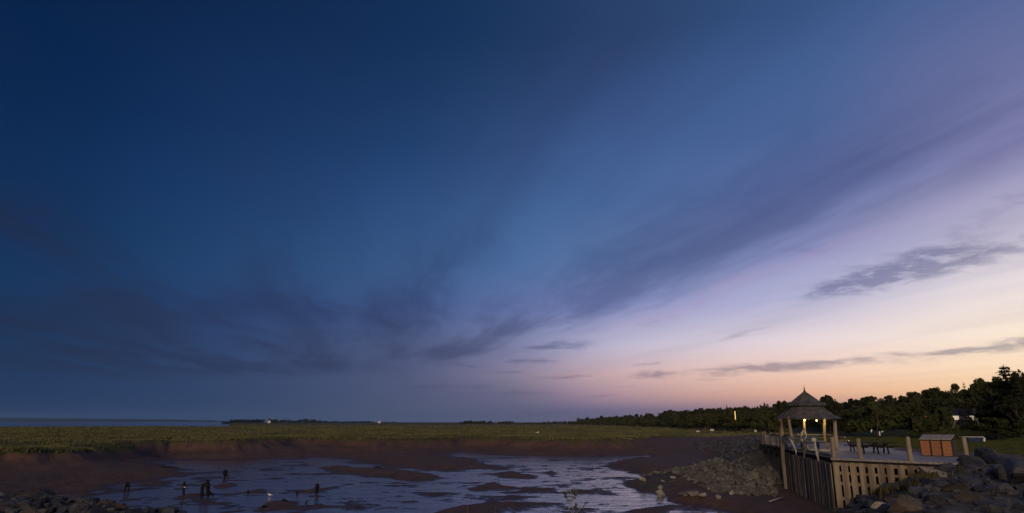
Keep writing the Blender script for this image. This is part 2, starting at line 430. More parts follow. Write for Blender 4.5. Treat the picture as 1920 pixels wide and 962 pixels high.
def shingle():
    def f(N, b):
        g = N.n('ShaderNodeTexCoord').outputs['Object']
        n1 = N.noise(g, 2.2, 5, .6); n2 = N.noise(N.scale(g, (8, 8, 2)), 3, 3, .6)
        sp = N.n('ShaderNodeSeparateXYZ'); N.l(g, sp.inputs[0])
        row = N.m('FRACT', N.m('MULTIPLY', sp.outputs[2], 8.5))
        c = N.mix(N.mr(n1, .3, .7, 0, 1), (.050, .050, .058, 1), (.128, .128, .142, 1))
        c = N.mix(N.mr(n2, .35, .7, 0, .5), c, (.034, .033, .037, 1))
        N.l(c, b.inputs['Base Color']); bump(N, b, N.m('ADD', N.m('MULTIPLY', row, .6), n2), .9, .03)
    return principled('cedar_shingle', (.14, .14, .14), .8, .3, f)
M['shingle'] = shingle()
def glow(name, color, e):
    def f(N, b):
        b.inputs['Emission Color'].default_value = (*color, 1); b.inputs['Emission Strength'].default_value = e
    return principled(name, color, .4, .3, f)
M['bulb'] = glow('bulb', (1, .72, .24), 6.0)
M['tube'] = glow('tube', (1, .66, .20), .85)
M['window_lit'] = glow('window_lit', (1, .85, .62), .45)

# ------------------------------------------------------------------ numpy noise / geometry
def hash2(i, j, seed):
    h = (i.astype(np.int64) * 374761393 + j.astype(np.int64) * 668265263 + seed * 1442695041) & 0xffffffff
    h = ((h ^ (h >> 13)) * 1274126177) & 0xffffffff
    return ((h ^ (h >> 16)) & 0xffff) / 65535.0
def vnoise(x, y, seed=0):
    i = np.floor(x); j = np.floor(y); u = x - i; v = y - j
    u = u * u * u * (u * (u * 6 - 15) + 10); v = v * v * v * (v * (v * 6 - 15) + 10)
    a = hash2(i, j, seed); b = hash2(i + 1, j, seed); c = hash2(i, j + 1, seed); d = hash2(i + 1, j + 1, seed)
    return (a * (1 - u) + b * u) * (1 - v) + (c * (1 - u) + d * u) * v
def fbm(x, y, oct=4, seed=0, gain=.5):
    s = 0; amp = 1; tot = 0
    for k in range(oct):
        c, q = math.cos(k * 1.1), math.sin(k * 1.1)
        s = s + amp * vnoise((x * c - y * q) * 2 ** k + 17.3 * k, (x * q + y * c) * 2 ** k - 9.1 * k, seed + k); tot += amp; amp *= gain
    return s / tot
def seg_dist(x, y, pts, closed=True):
    d = np.full(x.shape, 1e9); n = len(pts)
    for i in range(n if closed else n - 1):
        ax, ay = pts[i]; bx, by = pts[(i + 1) % n]
        vx, vy = bx - ax, by - ay; L2 = vx * vx + vy * vy + 1e-12
        t = np.clip(((x - ax) * vx + (y - ay) * vy) / L2, 0, 1)
        d = np.minimum(d, np.hypot(x - ax - t * vx, y - ay - t * vy))
    return d
def inside(x, y, pts):
    r = np.zeros(x.shape, bool); n = len(pts)
    for i in range(n):
        ax, ay = pts[i]; bx, by = pts[(i + 1) % n]
        if ay == by: continue
        c = ((ay > y) != (by > y)) & (x < (bx - ax) * (y - ay) / (by - ay) + ax)
        r ^= c
    return r
def sdist(x, y, pts):     # positive inside
    d = seg_dist(x, y, pts); return np.where(inside(x, y, pts), d, -d)
def sstep(a, b, v):
    t = np.clip((v - a) / (b - a), 0, 1); return t * t * (3 - 2 * t)
def flat(pixels, z): return [tuple(P(px, py, z)[:2]) for px, py in pixels]

# ------------------------------------------------------------------ the lie of the land
MARSH = flat([(-420, 864), (-200, 858), (0, 849), (60, 848), (110, 846), (165, 841), (190, 835), (245, 829), (285, 825), (325, 823), (400, 828),
              (480, 825), (560, 821), (640, 823), (760, 823), (850, 820), (930, 821), (1000, 823), (1100, 824), (1170, 823), (1260, 820), (1360, 821)], 2.2)
MARSH = MARSH + [(36, 98), (60, 130), (400, 500), (900, 1500), (600, 2600), (-800, 2150), (-560, 1400), (-168, 420), (-360, 360), (-700, 330), (-500, 150)]
CREST = [(-400, 30), (-60, 21), (-20, 18), (-12.5, 16), (-8.8, 14.2), (-5.2, 11.9), (-3.9, 11.0), (-2.6, 9.8), (0, 9.6), (4, 9.8), (6.3, 12.5), (9.1, 16.2), (13.75, 24), (18.8, 30.4),
         (21.5, 33), (25, 40), (25, 52), (23.5, 60), (26, 74), (34, 95), (45, 118), (85, 170), (260, 420), (700, 900), (3000, 1500), (3000, -3000), (-3000, -3000), (-3000, 60)]
MOUNDS = [   # outline at water level as seen in the photograph, height, width of the flank
    ([(395, 862), (430, 858), (470, 857), (540, 863), (600, 858), (650, 863), (700, 872), (790, 883), (860, 884), (940, 877), (925, 867), (860, 858), (815, 848), (800, 838), (790, 826), (700, 815), (380, 815)], .75, 16),
    ([(-300, 960), (-300, 838), (80, 838), (165, 844), (240, 862), (300, 876), (345, 885), (330, 892), (230, 903), (190, 912), (160, 930), (100, 950)], .85, 9),
    ([(585, 877), (640, 873), (720, 879), (790, 885), (835, 893), (850, 900), (800, 905), (745, 903), (680, 892), (620, 885)], .22, 3),
    ([(545, 925), (560, 918), (600, 915), (640, 907), (680, 903), (660, 912), (620, 920), (590, 926)], .16, 1.4),
    ([(997, 852), (1010, 847), (1040, 847), (1048, 851), (1030, 856), (1005, 856)], .2, 3),
    ([(915, 889), (960, 882), (1000, 892), (1012, 899), (940, 897)], .15, 1.4),
    ([(880, 919), (905, 906), (930, 902), (945, 910), (990, 917), (930, 918)], .16, 1.0),
    ([(1012, 888), (1035, 880), (1050, 888), (1040, 895)], .14, 1.0),
    ([(243, 908), (300, 904), (345, 905), (300, 911)], .14, .8), ([(290, 935), (340, 928), (400, 922), (420, 926), (370, 934)], .14, 1.0),
    ([(385, 915), (400, 910), (440, 905), (450, 910), (420, 920)], .14, 1.0), ([(445, 925), (465, 917), (520, 915), (500, 926)], .12, 1),
    ([(470, 960), (500, 942), (540, 940), (560, 946), (520, 958)], .14, 1),
    ([(1135, 869), (1200, 860), (1290, 851), (1400, 838), (1480, 830), (1560, 840), (1500, 900), (1300, 897), (1215, 893), (1165, 882), (1142, 875)], .55, 4),
    ([(1215, 893), (1290, 880), (1480, 870), (1620, 900), (1800, 1060), (1480, 1010), (1330, 952), (1262, 941), (1222, 925), (1200, 912), (1195, 903)], .45, 2.2),
    ([(770, 970), (850, 950), (950, 941), (1010, 943), (965, 953), (900, 975)], .13, .9), ([(1140, 962), (1200, 950), (1260, 946), (1300, 950), (1240, 966)], .08, .8),
    ([(830, 838), (870, 833), (880, 841), (860, 846)], .3, 3),
]
MOUNDS = [(flat(p, 0), h, w) for p, h, w in MOUNDS]
GULLY = flat([(205, 869), (250, 863), (300, 858), (400, 862), (465, 860), (500, 868), (440, 878), (360, 884), (310, 874), (250, 872)], 0)
SPUR = [(22.5, 59.5, 3.1), (18.5, 57.6, 2.3), (14.0, 55.2, 1.15), (10.4, 53.4, .35)]
TREELINE = [(1000, 900), (1050, 800), (1100, 560), (1200, 360), (1300, 240), (1400, 170), (1500, 135), (1600, 112), (1700, 98), (1800, 90), (1920, 84), (2300, 75)]
def treeline_D(x, y):
    px = 960 + x / np.maximum(y, 1e-3) * (F / CP)
    return np.interp(px, [t[0] for t in TREELINE], [t[1] for t in TREELINE]), px
def height(x, y, cover=False):
    x = np.asarray(x, float); y = np.asarray(y, float)
    r = np.hypot(x, y)
    edge = (fbm(x * .11, y * .11, 4, 5) - .5) * 11 + (fbm(x * .45, y * .45, 3, 9) - .5) * 1.8
    mud = (fbm(x * .20, y * .17, 3, 21, .5) - .60) * .16 - .026 + (fbm(x * .20, y * .80, 4, 37, .6) - .5) * .17 + (fbm(x * .75, y * .75, 5, 33, .68) - .5) * .27
    for pts, h, w in MOUNDS:
        sd = sdist(x, y, pts) + (fbm(x * .35, y * .35, 4, 41) - .5) * min(w, 3) * 1.2
        k = sstep(-.2 * w, w, sd)
        mud = np.maximum(mud, mud * (1 - k) + k * h + k * .12 * (fbm(x * .25, y * .25, 4, 51) - .5)) if h > 0 else mud
    sdm = sdist(x, y, MARSH) + edge * np.clip(r / 90, .35, 1.4)
    foot = 1.15 * np.clip(1 + sdm / (6 + 9 * fbm(x * .04, y * .04, 2, 66)), 0, 1) ** 1.5 * (1 + .35 * (fbm(x * .4, y * .15, 4, 61) - .5))
    h = np.maximum(mud, mud * .4 + foot)
    step = sstep(-1.3, 1.5, sdm)
    top = 2.3 + .35 * (fbm(x * .05, y * .09, 4, 71) - .5) + .25 * (fbm(x * .3, y * .3, 3, 72) - .5)
    h = h * (1 - step) + top * step
    sg = sdist(x, y, GULLY) + (fbm(x * .2, y * .2, 3, 95) - .5) * 3; k = sstep(-2.5, 3.0, sg)
    h = h * (1 - k) + np.minimum(h, (fbm(x * .5, y * 1.3, 4, 97) - .55) * .22) * k
    # far sea bed beyond the marsh on the left
    sea = sstep(340, 420, r) * (sdm < 0); h = h - 2.5 * sea
    sdl = sdist(x, y, CREST) + (fbm(x * .3, y * .3, 3, 81) - .5) * .9
    bank = 3.14 + .36 * sstep(-2, -6, x) + np.minimum(0, sdl) * .52
    farland = sstep(60, 130, y)
    bank = np.where(y > 66, 3.0 + np.minimum(0, sdl) * (.52 * (1 - farland) + .05 * farland), bank)
    bank = bank + .12 * (fbm(x * .2, y * .2, 3, 83) - .5)
    h = np.maximum(h, bank)
    # stone spur
    sp = np.full(x.shape, -9.0)
    for (ax, ay, az_), (bx, by, bz) in zip(SPUR[:-1], SPUR[1:]):
        vx, vy = bx - ax, by - ay; t = np.clip(((x - ax) * vx + (y - ay) * vy) / (vx * vx + vy * vy), 0, 1)
        d = np.hypot(x - ax - t * vx, y - ay - t * vy); zz = az_ + (bz - az_) * t
        sp = np.maximum(sp, zz - d * (.34 - .10 * t))
    sp = sp + .25 * (fbm(x * .6, y * .6, 3, 91) - .5)
    h = np.maximum(h, sp)
    Dt, px = treeline_D(x, y)
    over = np.where(y > 5, np.clip(r - Dt, 0, 260), 0) * (px > 1000) * sstep(1180, 1420, px)
    h = h + np.minimum(over * .05, 7) * sstep(0, 12, over)
    if not cover: return h
    grass = sstep(.15, .9, sdm) * (h > 1.2)
    lawn = sstep(2.2, 4.5, sdl) * (h > 2.3)
    stone = np.maximum(sstep(-.1, .25, sp - mud) * (sp > .12) * (r < 110), (sdl > -7) * (sdl < 3.5) * (y < 40) * (h > .4)).astype(float)
    return h, grass, stone * (1 - lawn), lawn
GRID = {}
def hz(x, y):              # quick look-up in the finished ground sheet
    r = math.hypot(x, y); a = math.atan2(x, y); TH, rs, Z = GRID['th'], GRID['rs'], GRID['z']
    if not (TH[0] < a < TH[-1] and rs[0] < r < rs[-1]): return float(height(np.array([x]), np.array([y]))[0])
    i = int(np.searchsorted(rs, r)) - 1; j = int(np.searchsorted(TH, a)) - 1
    u = (r - rs[i]) / (rs[i + 1] - rs[i]); v = (a - TH[j]) / (TH[j + 1] - TH[j])
    return float((Z[i, j] * (1 - v) + Z[i, j + 1] * v) * (1 - u) + (Z[i + 1, j] * (1 - v) + Z[i + 1, j + 1] * v) * u)

def build_land():
    th = [math.atan((px - 960) / (F / CP)) for px in np.arange(-240, 2164, 4)]
    a0, a1 = th[0], th[-1]
    th = th + list(np.linspace(a1, a0 + 2 * PI, 75)[1:-1])
    ys = list(np.arange(795.3, 990, .5)) + list(np.arange(990, 1500, 2.5))
    rs = [11500, 9000] + [EYE * F / (q - HOR) for q in ys]
    rs = [q for q in rs if q <= 11500] + [7.5, 6, 4.5, 3, 1.5, .4]
    rs = np.array(sorted(set(rs))); TH = np.array(th)
    RR, TT = np.meshgrid(rs, TH, indexing='ij')
    X = (RR * np.sin(TT)).ravel(); Y = (RR * np.cos(TT)).ravel()
    Z, gr, st, lw = height(X, Y, True)
    nr, nt = len(rs), len(TH)
    nv = 601; GRID.update(th=TH[:nv].copy(), rs=rs, z=Z.reshape(nr, nt)[:, :nv])
    i = np.arange(nr - 1)[:, None] * nt; j = np.arange(nt)[None, :]; j2 = (j + 1) % nt
    quads = np.stack([i + j, i + j2, i + nt + j2, i + nt + j], -1).reshape(-1, 4)[:, ::-1]
    me = bpy.data.meshes.new('ground')
    me.vertices.add(len(X)); me.vertices.foreach_set('co', np.stack([X, Y, Z], -1).astype(np.float32).ravel())
    me.loops.add(quads.size); me.loops.foreach_set('vertex_index', quads.ravel().astype(np.int32))
    me.polygons.add(len(quads)); me.polygons.foreach_set('loop_start', np.arange(0, quads.size, 4, dtype=np.int32))
    me.polygons.foreach_set('loop_total', np.full(len(quads), 4, np.int32))
    me.polygons.foreach_set('use_smooth', np.ones(len(quads), bool))
    me.update(calc_edges=True)
    at = me.color_attributes.new('cover', 'FLOAT_COLOR', 'POINT')
    at.data.foreach_set('color', np.stack([gr, st, lw, np.ones_like(gr)], -1).astype(np.float32).ravel())
    tag(link_mesh('ground', me, M['land']), kind='structure')
    b = MB(); n = 96
    b.add([(0, 0, 0)] + [(11400 * math.cos(2 * PI * k / n), 11400 * math.sin(2 * PI * k / n), 0) for k in range(n)],
          [(0, 1 + k, 1 + (k + 1) % n) for k in range(n)])
    tag(b.build('water', M['water']), kind='structure')
build_land()

# ------------------------------------------------------------------ boulders
def rock_mesh(seed, n=15, flat=.7):
    rnd = random.Random(seed); bm = bmesh.new()
    for _ in range(n):
        v = Vector((rnd.gauss(0, 1), rnd.gauss(0, 1), rnd.gauss(0, 1))).normalized() * rnd.uniform(.8, 1.05)
        bm.verts.new((v.x * .5 * rnd.uniform(.95, 1.1), v.y * .4, v.z * .5 * flat))
    bmesh.ops.convex_hull(bm, input=bm.verts)
    for v in [v for v in bm.verts if not v.link_faces]: bm.verts.remove(v)
    bmesh.ops.bevel(bm, geom=list(bm.edges), offset=.022, segments=1, affect='EDGES', clamp_overlap=True)
    bmesh.ops.triangulate(bm, faces=bm.faces)
    bmesh.ops.subdivide_edges(bm, edges=bm.edges, cuts=2, use_grid_fill=True)
    for v in bm.verts:
        p = v.co * 5.0
        k = fbm(np.array([p.x + seed * 3.1]), np.array([p.y + p.z * 1.7]), 4, seed)[0] - .5
        v.co += v.co.normalized() * k * .11
    me = bpy.data.meshes.new('boulder'); bm.to_mesh(me); bm.free()
    me.polygons.foreach_set('use_smooth', [False] * len(me.polygons)); return me
ROCKS = {k: [] for k in ('rock_blue', 'rock_brown', 'rock_pale', 'rock_mud')}
for k in ROCKS:
    for i in range(7 if k == 'rock_blue' else 4):
        me = rock_mesh(100 + i * 7 + len(k) * 13, 13 + i % 4 * 2, .55 + .1 * (i % 4)); me.materials.append(M[k]); ROCKS[k].append(me)
def place_rock(x, y, size, mat, label, group=None, sink=.28, z=None, rnd=random, flat=1.0):
    o = bpy.data.objects.new('boulder', rnd.choice(ROCKS[mat])); COL.objects.link(o)
    sz = size * rnd.uniform(.9, 1.1)
    o.scale = (sz * rnd.uniform(.9, 1.3), sz * rnd.uniform(.85, 1.2), sz * rnd.uniform(.75, 1.1) * flat)
    zz = (hz(x, y) if z is None else z)
    o.location = (x, y, zz + o.scale.z * (.32 - sink))
    o.rotation_euler = (rnd.uniform(-.35, .35), rnd.uniform(-.35, .35), rnd.uniform(0, 6.28))
    return tag(o, label, 'boulder', group)
def scatter_rocks(n, box, ok, size, seed, gap=.62):
    rnd = random.Random(seed); out = []; tries = 0
    while len(out) < n and tries < n * 90:
        tries += 1
        x = rnd.uniform(box[0], box[1]); y = rnd.uniform(box[2], box[3])
        if not ok(x, y): continue
        s = size(rnd, x, y)
        if any((x - a) ** 2 + (y - b) ** 2 < (gap * .5 * (s + c)) ** 2 for a, b, c in out): continue
        out.append((x, y, s))
    return out
def crest_sd(x, y):
    d = 1e18; c = False; n = len(CREST)
    for i in range(n):
        ax, ay = CREST[i]; bx, by = CREST[(i + 1) % n]; vx, vy = bx - ax, by - ay
        t = min(1, max(0, ((x - ax) * vx + (y - ay) * vy) / (vx * vx + vy * vy)))
        d = min(d, (x - ax - t * vx) ** 2 + (y - ay - t * vy) ** 2)
        if (ay > y) != (by > y) and x < vx * (y - ay) / vy + ax: c = not c
    return math.sqrt(d) if c else -math.sqrt(d)
def pxx(x, y): return 960 + x / y * (F / CP)
def ok_right(x, y):
    q = pxx(x, y)
    if not (1385 < q < 2060): return False
    d = crest_sd(x, y)
    return -4.6 < d < (4.4 if y < 26 else 2.2) and (x, y) != 0 and not (y > 33 - (x - 17) * .75)
rr = random.Random(3)
for x, y, s in scatter_rocks(165, (4, 24, 8.5, 33), ok_right, lambda r, x, y: r.uniform(.42, .8) * (1.35 if r.random() < .16 else 1), 5, .64):
    m = 'rock_brown' if rr.random() < .2 else 'rock_blue'
    if m == 'rock_blue': place_rock(x, y, s, m, 'dark blue grey angular boulder packed into the rock bank at lower right', 'dark boulders in the bank at lower right', rnd=rr)
    else: place_rock(x, y, s, m, 'brownish boulder among the dark blue ones of the lower right bank', 'brownish boulders in the bank at lower right', rnd=rr)
def ok_left(x, y): return -60 < pxx(x, y) < 455 and -1.6 < crest_sd(x, y) < 2.0
for x, y, s in scatter_rocks(88, (-15, -2.5, 8, 18.5), ok_left, lambda r, x, y: r.uniform(.26, .56) * (1.3 if r.random() < .15 else 1), 8, .66):
    m = 'rock_brown' if rr.random() < .3 else 'rock_blue'
    if m == 'rock_blue': place_rock(x, y, s, m, 'dark blue grey boulder in the low rock edge at lower left', 'dark boulders along the lower left edge', rnd=rr)
    else: place_rock(x, y, s, m, 'brownish boulder in the low rock edge at lower left', 'brownish boulders along the lower left edge', rnd=rr)
def at_px(px, py, zz): p = P(px, py, zz); return p.x, p.y
x, y = at_px(1752, 913, 2.75); place_rock(x, y, 1.15, 'rock_pale', 'pale flat slab lying alone in the dark rock bank below the slatted wall', sink=.1, flat=.45, rnd=rr)
x, y = at_px(1905, 905, 3.15); place_rock(x, y, 1.5, 'rock_blue', 'large pointed grey slab overhanging a dark hollow by the right frame edge', sink=.0, rnd=rr)
x, y = at_px(1655, 948, 2.75); place_rock(x, y, .62, 'rock_pale', 'small speckled whitish boulder low in the bank under the slatted wall', sink=.15, rnd=rr)
x, y = at_px(1528, 952, 1.6); place_rock(x, y, .75, 'rock_brown', 'rounded grey boulder standing up at the foot of the dark plank wall', sink=0.05, rnd=rr)
for px_, py_, s_, lb in ((1822, 860, 1.0, 'big black boulder heap end beside the deck, under the leaning post'), (1848, 852, 1.15, 'highest dark boulder on the mound right of the deck'),
                         (1868, 855, 1.1, 'bluish boulder on the right shoulder of the dark mound by the lawn')):
    x, y = at_px(px_, py_ + 12, 3.3); place_rock(x, y, s_, 'rock_blue', lb, sink=.1, rnd=rr)
# scattered stones on the mud by the spur
STONES = [(1205, 903, .75, 'pale pinkish stone at the very tip of the stone spur by the water', 'rock_pale'), (1237, 931, .85, 'pale angular stone at the water edge below the stone spur', 'rock_pale'),
          (1347, 936, .55, 'lone bluish white stone on the dark mud before the plank wall', 'rock_pale'), (1318, 932, .62, 'light stone at the right end of the stone clump on the mud', 'rock_pale'),
          (1243, 908, .55, 'larger of two light stones in the dark mud of the spur tip', 'rock_pale'), (1238, 917, .5, 'light stone just below another in the dark mud of the spur tip', 'rock_pale'),
          (1262, 904, .5, 'single light stone on bare mud at the middle of the spur', 'rock_pale'), (1234, 889, .5, 'white stone on the upper flank of the spur tip', 'rock_pale'),
          (1372, 927, .55, 'flat light stone below the big slabs near the plank wall', 'rock_pale'), (1424, 923, .45, 'light pebble lying close to the foot of the plank wall', 'rock_pale'),
          (1356, 917, .45, 'small upright pale stone left of the big slabs', 'rock_pale'), (1331, 919, .35, 'smallest pale stone on mud between clump and slabs', 'rock_pale'),
          (1410, 900, 1.0, 'big rounded grey slab next to the plank wall', 'rock_mud'), (1385, 913, 1.0, 'long flat grey slab on the spur foot', 'rock_mud'), (1425, 908, .8, 'grey slab wedged against the foot of the plank wall', 'rock_mud'),
          (1300, 930, .8, 'widest brown slab of the clump on the mud', 'rock_mud'), (1285, 938, .75, 'jagged brown slab lowest in the clump on the mud', 'rock_mud'), (1282, 928, .65, 'left brown stone of the clump on the mud', 'rock_mud'),
          (1258, 881, .55, 'bluish stone on the skyline of the spur near its tip', 'rock_blue'), (1250, 885, .6, 'long pale stone below the bluish one on the spur skyline', 'rock_pale')]
for px_, py_, s_, lb, m in STONES:
    x, y = at_px(px_, py_, .3 if py_ < 925 else .15)
    for _ in range(6):
        zz = hz(x, y); p = P(px_, py_, zz); x, y = p.x * .6 + x * .4, p.y * .6 + y * .4
    place_rock(x, y, s_, m, lb, sink=.12, rnd=rr)
# the body of the spur: nobody could count these
def rubble(name, label, mat, n, ok, size, seed, box):
    pts = scatter_rocks(n, box, ok, size, seed, .5); b_v = []; b_f = []; base = 0
    src = ROCKS['rock_brown'] + ROCKS['rock_blue'][:3]
    data = []
    for me in src:
        v = np.empty(len(me.vertices) * 3); me.vertices.foreach_get('co', v)
        data.append((v.reshape(-1, 3), [tuple(p.vertices) for p in me.polygons]))
    H = height(np.array([p[0] for p in pts]), np.array([p[1] for p in pts])); rnd = random.Random(seed)
    for (x, y, s), h in zip(pts, H):
        v, f = rnd.choice(data); Mx = np.array(Euler((rnd.uniform(-.5, .5), rnd.uniform(-.5, .5), rnd.uniform(0, 6.3))).to_matrix())
        w = (v * (s * rnd.uniform(.9, 1.3), s, s * rnd.uniform(.6, 1.0))) @ Mx.T + (x, y, h + .08 * s)
        b_v.append(w); b_f += [tuple(i + base for i in q) for q in f]; base += len(v)
    me = bpy.data.meshes.new(name); me.from_pydata(np.concatenate(b_v).tolist(), [], b_f); me.update()
    tag(link_mesh(name, me, mat), label, 'rubble', kind='stuff')
    return me
def spur_q(x, y):
    p = Vector((x, y, 0)); q = pxx(x, y); return q
def ok_brown(x, y):
    if pxx(x, y) > 1442 and y < 51: return False
    h = hz(x, y); q = pxx(x, y); py = HOR + (EYE - h) * F / y
    edge = 838 + (q - 1290) * .10
    if py < 905 - 45 * sstep(1190, 1300, q) * 1.0 and q < 1200: return False
    if not (1195 < q < 1455 and .15 < h < 2.4): return False
    lim = np.interp(q, [1195, 1250, 1290, 1330, 1400, 1455], [885, 876, 893, 910, 915, 918]) + rr.uniform(-4, 4)
    up = np.interp(q, [1195, 1290, 1320, 1380, 1440], [840, 840, 852, 866, 874])
    return up < py < lim
rubble('stone_spur', 'heap of mud stained brown stones spilling from the deck end onto the mud', M['rubble_brown'], 620, ok_brown, lambda r, x, y: r.uniform(.35, .85), 12, (8, 27, 42, 64))
def ok_blue(x, y):
    h = hz(x, y); q = pxx(x, y); py = HOR + (EYE - h) * F / y
    up = np.interp(q, [1195, 1290, 1320, 1380, 1440], [840, 850, 853, 867, 875])
    return 1300 < q < 1470 and h > 1.0 and 812 < py < up + 3 and crest_sd(x, y) < 2.5 and y > 51
rubble('stone_bank', 'bank of blue grey stones beside the far end of the deck', M['rubble_blue'], 620, ok_blue, lambda r, x, y: r.uniform(.35, .9), 13, (14, 40, 51, 112))

rubble('bank_rubble', 'smaller stones packed between the boulders of the lower right bank', M['rubble_blue'], 700, ok_right, lambda r, x, y: r.uniform(.16, .36), 31, (4, 24, 8.5, 33))
rubble('edge_rubble', 'smaller stones packed between the boulders of the lower left edge', M['rubble_blue'], 330, ok_left, lambda r, x, y: r.uniform(.16, .34), 32, (-15, -2.5, 8, 18.5))

# ------------------------------------------------------------------ timber deck
C0 = P(1561, 858, ZD); LE = P(1429, 833, ZD); RE = P(1838, 869.5, ZD)
def lerp(a, b, t): return a + (b - a) * t
deck = thing('timber_deck', 'weathered timber waterfront deck with dark plank wall and pale slatted front', 'deck', (C0.x, C0.y, ZD - 3))
def dk(v): return Vector((v[0] - C0.x, v[1] - C0.y, v[2] if len(v) > 2 else 0))
LIFT = ZD - 3
LEFT = (LE - C0).normalized(); LN = Vector((LEFT.y, -LEFT.x, 0)) * 1.0
if LN.x > 0: LN = -LN                              # outward, over the mud
FRONT = (RE - C0).normalized(); FN = Vector((FRONT.y, -FRONT.x, 0))
if FN.y > 0: FN = -FN
LLEN = (LE - C0).length; FLEN = (RE - C0).length
B1 = P(1508, 825.5, ZD); B2 = P(1600, 829, ZD); B3 = P(1700, 845, ZD); B4 = P(1838, 853, ZD)
b = MB(); poly = [dk(q) for q in (C0, RE, B4, B3, B2, B1, LE)]
b.prism([(q.x, q.y) for q in poly], 2.86, 3.0)
def deckmat(N, bs):
    g = N.n('ShaderNodeTexCoord').outputs['Object']; r = N.scale(g, (1, 1, 1), rot=(0, 0, -math.atan2(FRONT.y, FRONT.x)))
    s = N.n('ShaderNodeSeparateXYZ'); N.l(r, s.inputs[0])
    q = N.m('MULTIPLY', s.outputs[1], 5.2); fr = N.m('FRACT', q); row = N.m('FLOOR', q)
    cv = N.n('ShaderNodeCombineXYZ'); N.l(row, cv.inputs[1]); N.l(N.m('MULTIPLY', s.outputs[0], .15), cv.inputs[0])
    n1 = N.noise(cv.outputs[0], 3.3, 3, .6); n2 = N.noise(N.scale(r, (.6, 6, 1)), 3, 4, .6)
    c = N.mix(N.m('ADD', N.mr(n1, .3, .7, 0, .8), N.mr(n2, .3, .7, -.1, .3), clamp=True), (.20, .195, .20, 1), (.40, .385, .39, 1))
    gap = N.mr(fr, .0, .09, 1, 0); c = N.mix(gap, c, (.02, .02, .02, 1)); N.l(c, bs.inputs['Base Color'])
    bump(N, bs, N.m('SUBTRACT', n2, gap), .5, .02)
M['deck'] = principled('deck_boards', (.3, .3, .3), .62, .4, deckmat)
b.build('deck_boards', M['deck'], deck)
rd = random.Random(21)
def plank_row(mb, t0, t1, width, ztop, zbot, out, gap=.006, jit=.03, gaps=None):
    t = t0
    while t < t1 - .02:
        w = width * rd.uniform(.8, 1.2); w = min(w, t1 - t)
        c = C0 + LEFT * (t + w / 2) + LN * (out + rd.uniform(0, .07))
        zb = zbot + rd.uniform(-.1, .1); zt = ztop + rd.uniform(-.05, .03)
        p = dk(c); mb.box((p.x, p.y, (zt + zb) / 2), (w - gap, .055, zt - zb), math.atan2(LEFT.y, LEFT.x), (0, rd.uniform(-.012, .012), 0))
        t += w
b = MB(); tm = LLEN * .45
plank_row(b, .16, tm, .19, 2.72, -.4, .05); b.build('plank_wall', M['wood_dark'], deck)
b = MB(); plank_row(b, tm, LLEN, .19, 2.76, -.4, .03); b.build('plank_wall', M['wood_dark'], deck)
b = MB()
for t0, t1 in ((0.1, tm), (tm, LLEN)):
    p = dk(C0 + LEFT * ((t0 + t1) / 2) + LN * .0); b.box((p.x, p.y, 2.83), (t1 - t0, .12, .24), math.atan2(LEFT.y, LEFT.x))
b.build('edge_beam', M['wood_black'], deck)
# pale kerb board lying on the deck edge of the long side
b = MB()
for t0, t1 in ((1.0, tm * .5), (tm * .5, tm - .3), (tm + .3, LLEN - .3)):
    p = dk(C0 + LEFT * ((t0 + t1) / 2) - LN * .22); b.box((p.x, p.y, 3.07), (t1 - t0 - .05, .14, .13), math.atan2(LEFT.y, LEFT.x))
b.build('kerb_board', M['wood_grey'], deck)
# slatted front: wide uprights with open slots, rails behind
fa = math.atan2(FRONT.y, FRONT.x)
def fbox(mb, u, out, z, sx, sy, sz, tilt=0):
    p = dk(C0 + FRONT * u + FN * out); mb.box((p.x, p.y, z), (sx, sy, sz), fa, (0, tilt, 0))
b = MB()
u = 0.02; k = 0
while u < FLEN - .1:
    w = rd.uniform(.29, .335)
    fbox(b, u + w / 2, .05, 1.30 + rd.uniform(-.03, .03), w, .05, 2.95, rd.uniform(-.022, .022)); u += w + rd.uniform(.125, .165)
    k += 1
b.build('slatted_front', M['wood_warm'], deck)
b = MB()
for zc, h in ((2.70, .20), (2.24, .13), (1.72, .16), (.98, .16), (.25, .16)):
    fbox(b, FLEN / 2, -.004, zc, FLEN, .05, h)
b.build('front_rail', M['wood_warm'], deck)
b = MB(); fbox(b, FLEN / 2, .035, 2.94, FLEN + .1, .16, .10); b.build('fascia_board', M['wood_grey'], deck)
b = MB(); fbox(b, FLEN / 2, .09, 2.825, FLEN, .07, .05); b.build('cable_strip', M['wood_black'], deck)
b = MB(); fbox(b, FLEN / 2, -.75, 1.2, FLEN - .5, .06, 3.0); b.build('slot_shade', M['wood_black'], deck)  # black sheet added behind the slats as the shade seen through the slots
# posts of the deck
up = lambda v, z: Vector((v.x, v.y, z))
def post(name, base, top, r, mat, seed, knob=0, bend=0.05, parent=None, n=9):
    rnd = random.Random(seed); base = dk(base); top = dk(top); mb = MB(); pts = []; rad = []
    for i in range(7):
        t = i / 6; q = lerp(base, top, t) + Vector((math.sin(t * 3 + seed), math.cos(t * 2.3 + seed * 2), 0)) * bend * math.sin(PI * t)
        pts.append(q); rad.append(r * (1.08 - .16 * t) * rnd.uniform(.93, 1.07))
    pts.append(top + Vector((0, 0, r * .35))); rad.append(r * .55)
    mb.tube(pts, rad, n)
    if knob: mb.ball(top - Vector((0, 0, knob * .3)), knob, 10, 6, (1.05, 1, .95))
    return mb.build(name, mat, parent or deck)
def at_z(px, py, D): return PD(px, py, D)
def lpos(px):     # parameter along the long side where that pixel column meets it
    x, y, w = ray(px, 850); k = x / y; a, c = C0, LEFT; return (k * a.y - a.x) / (c.x - k * c.y)
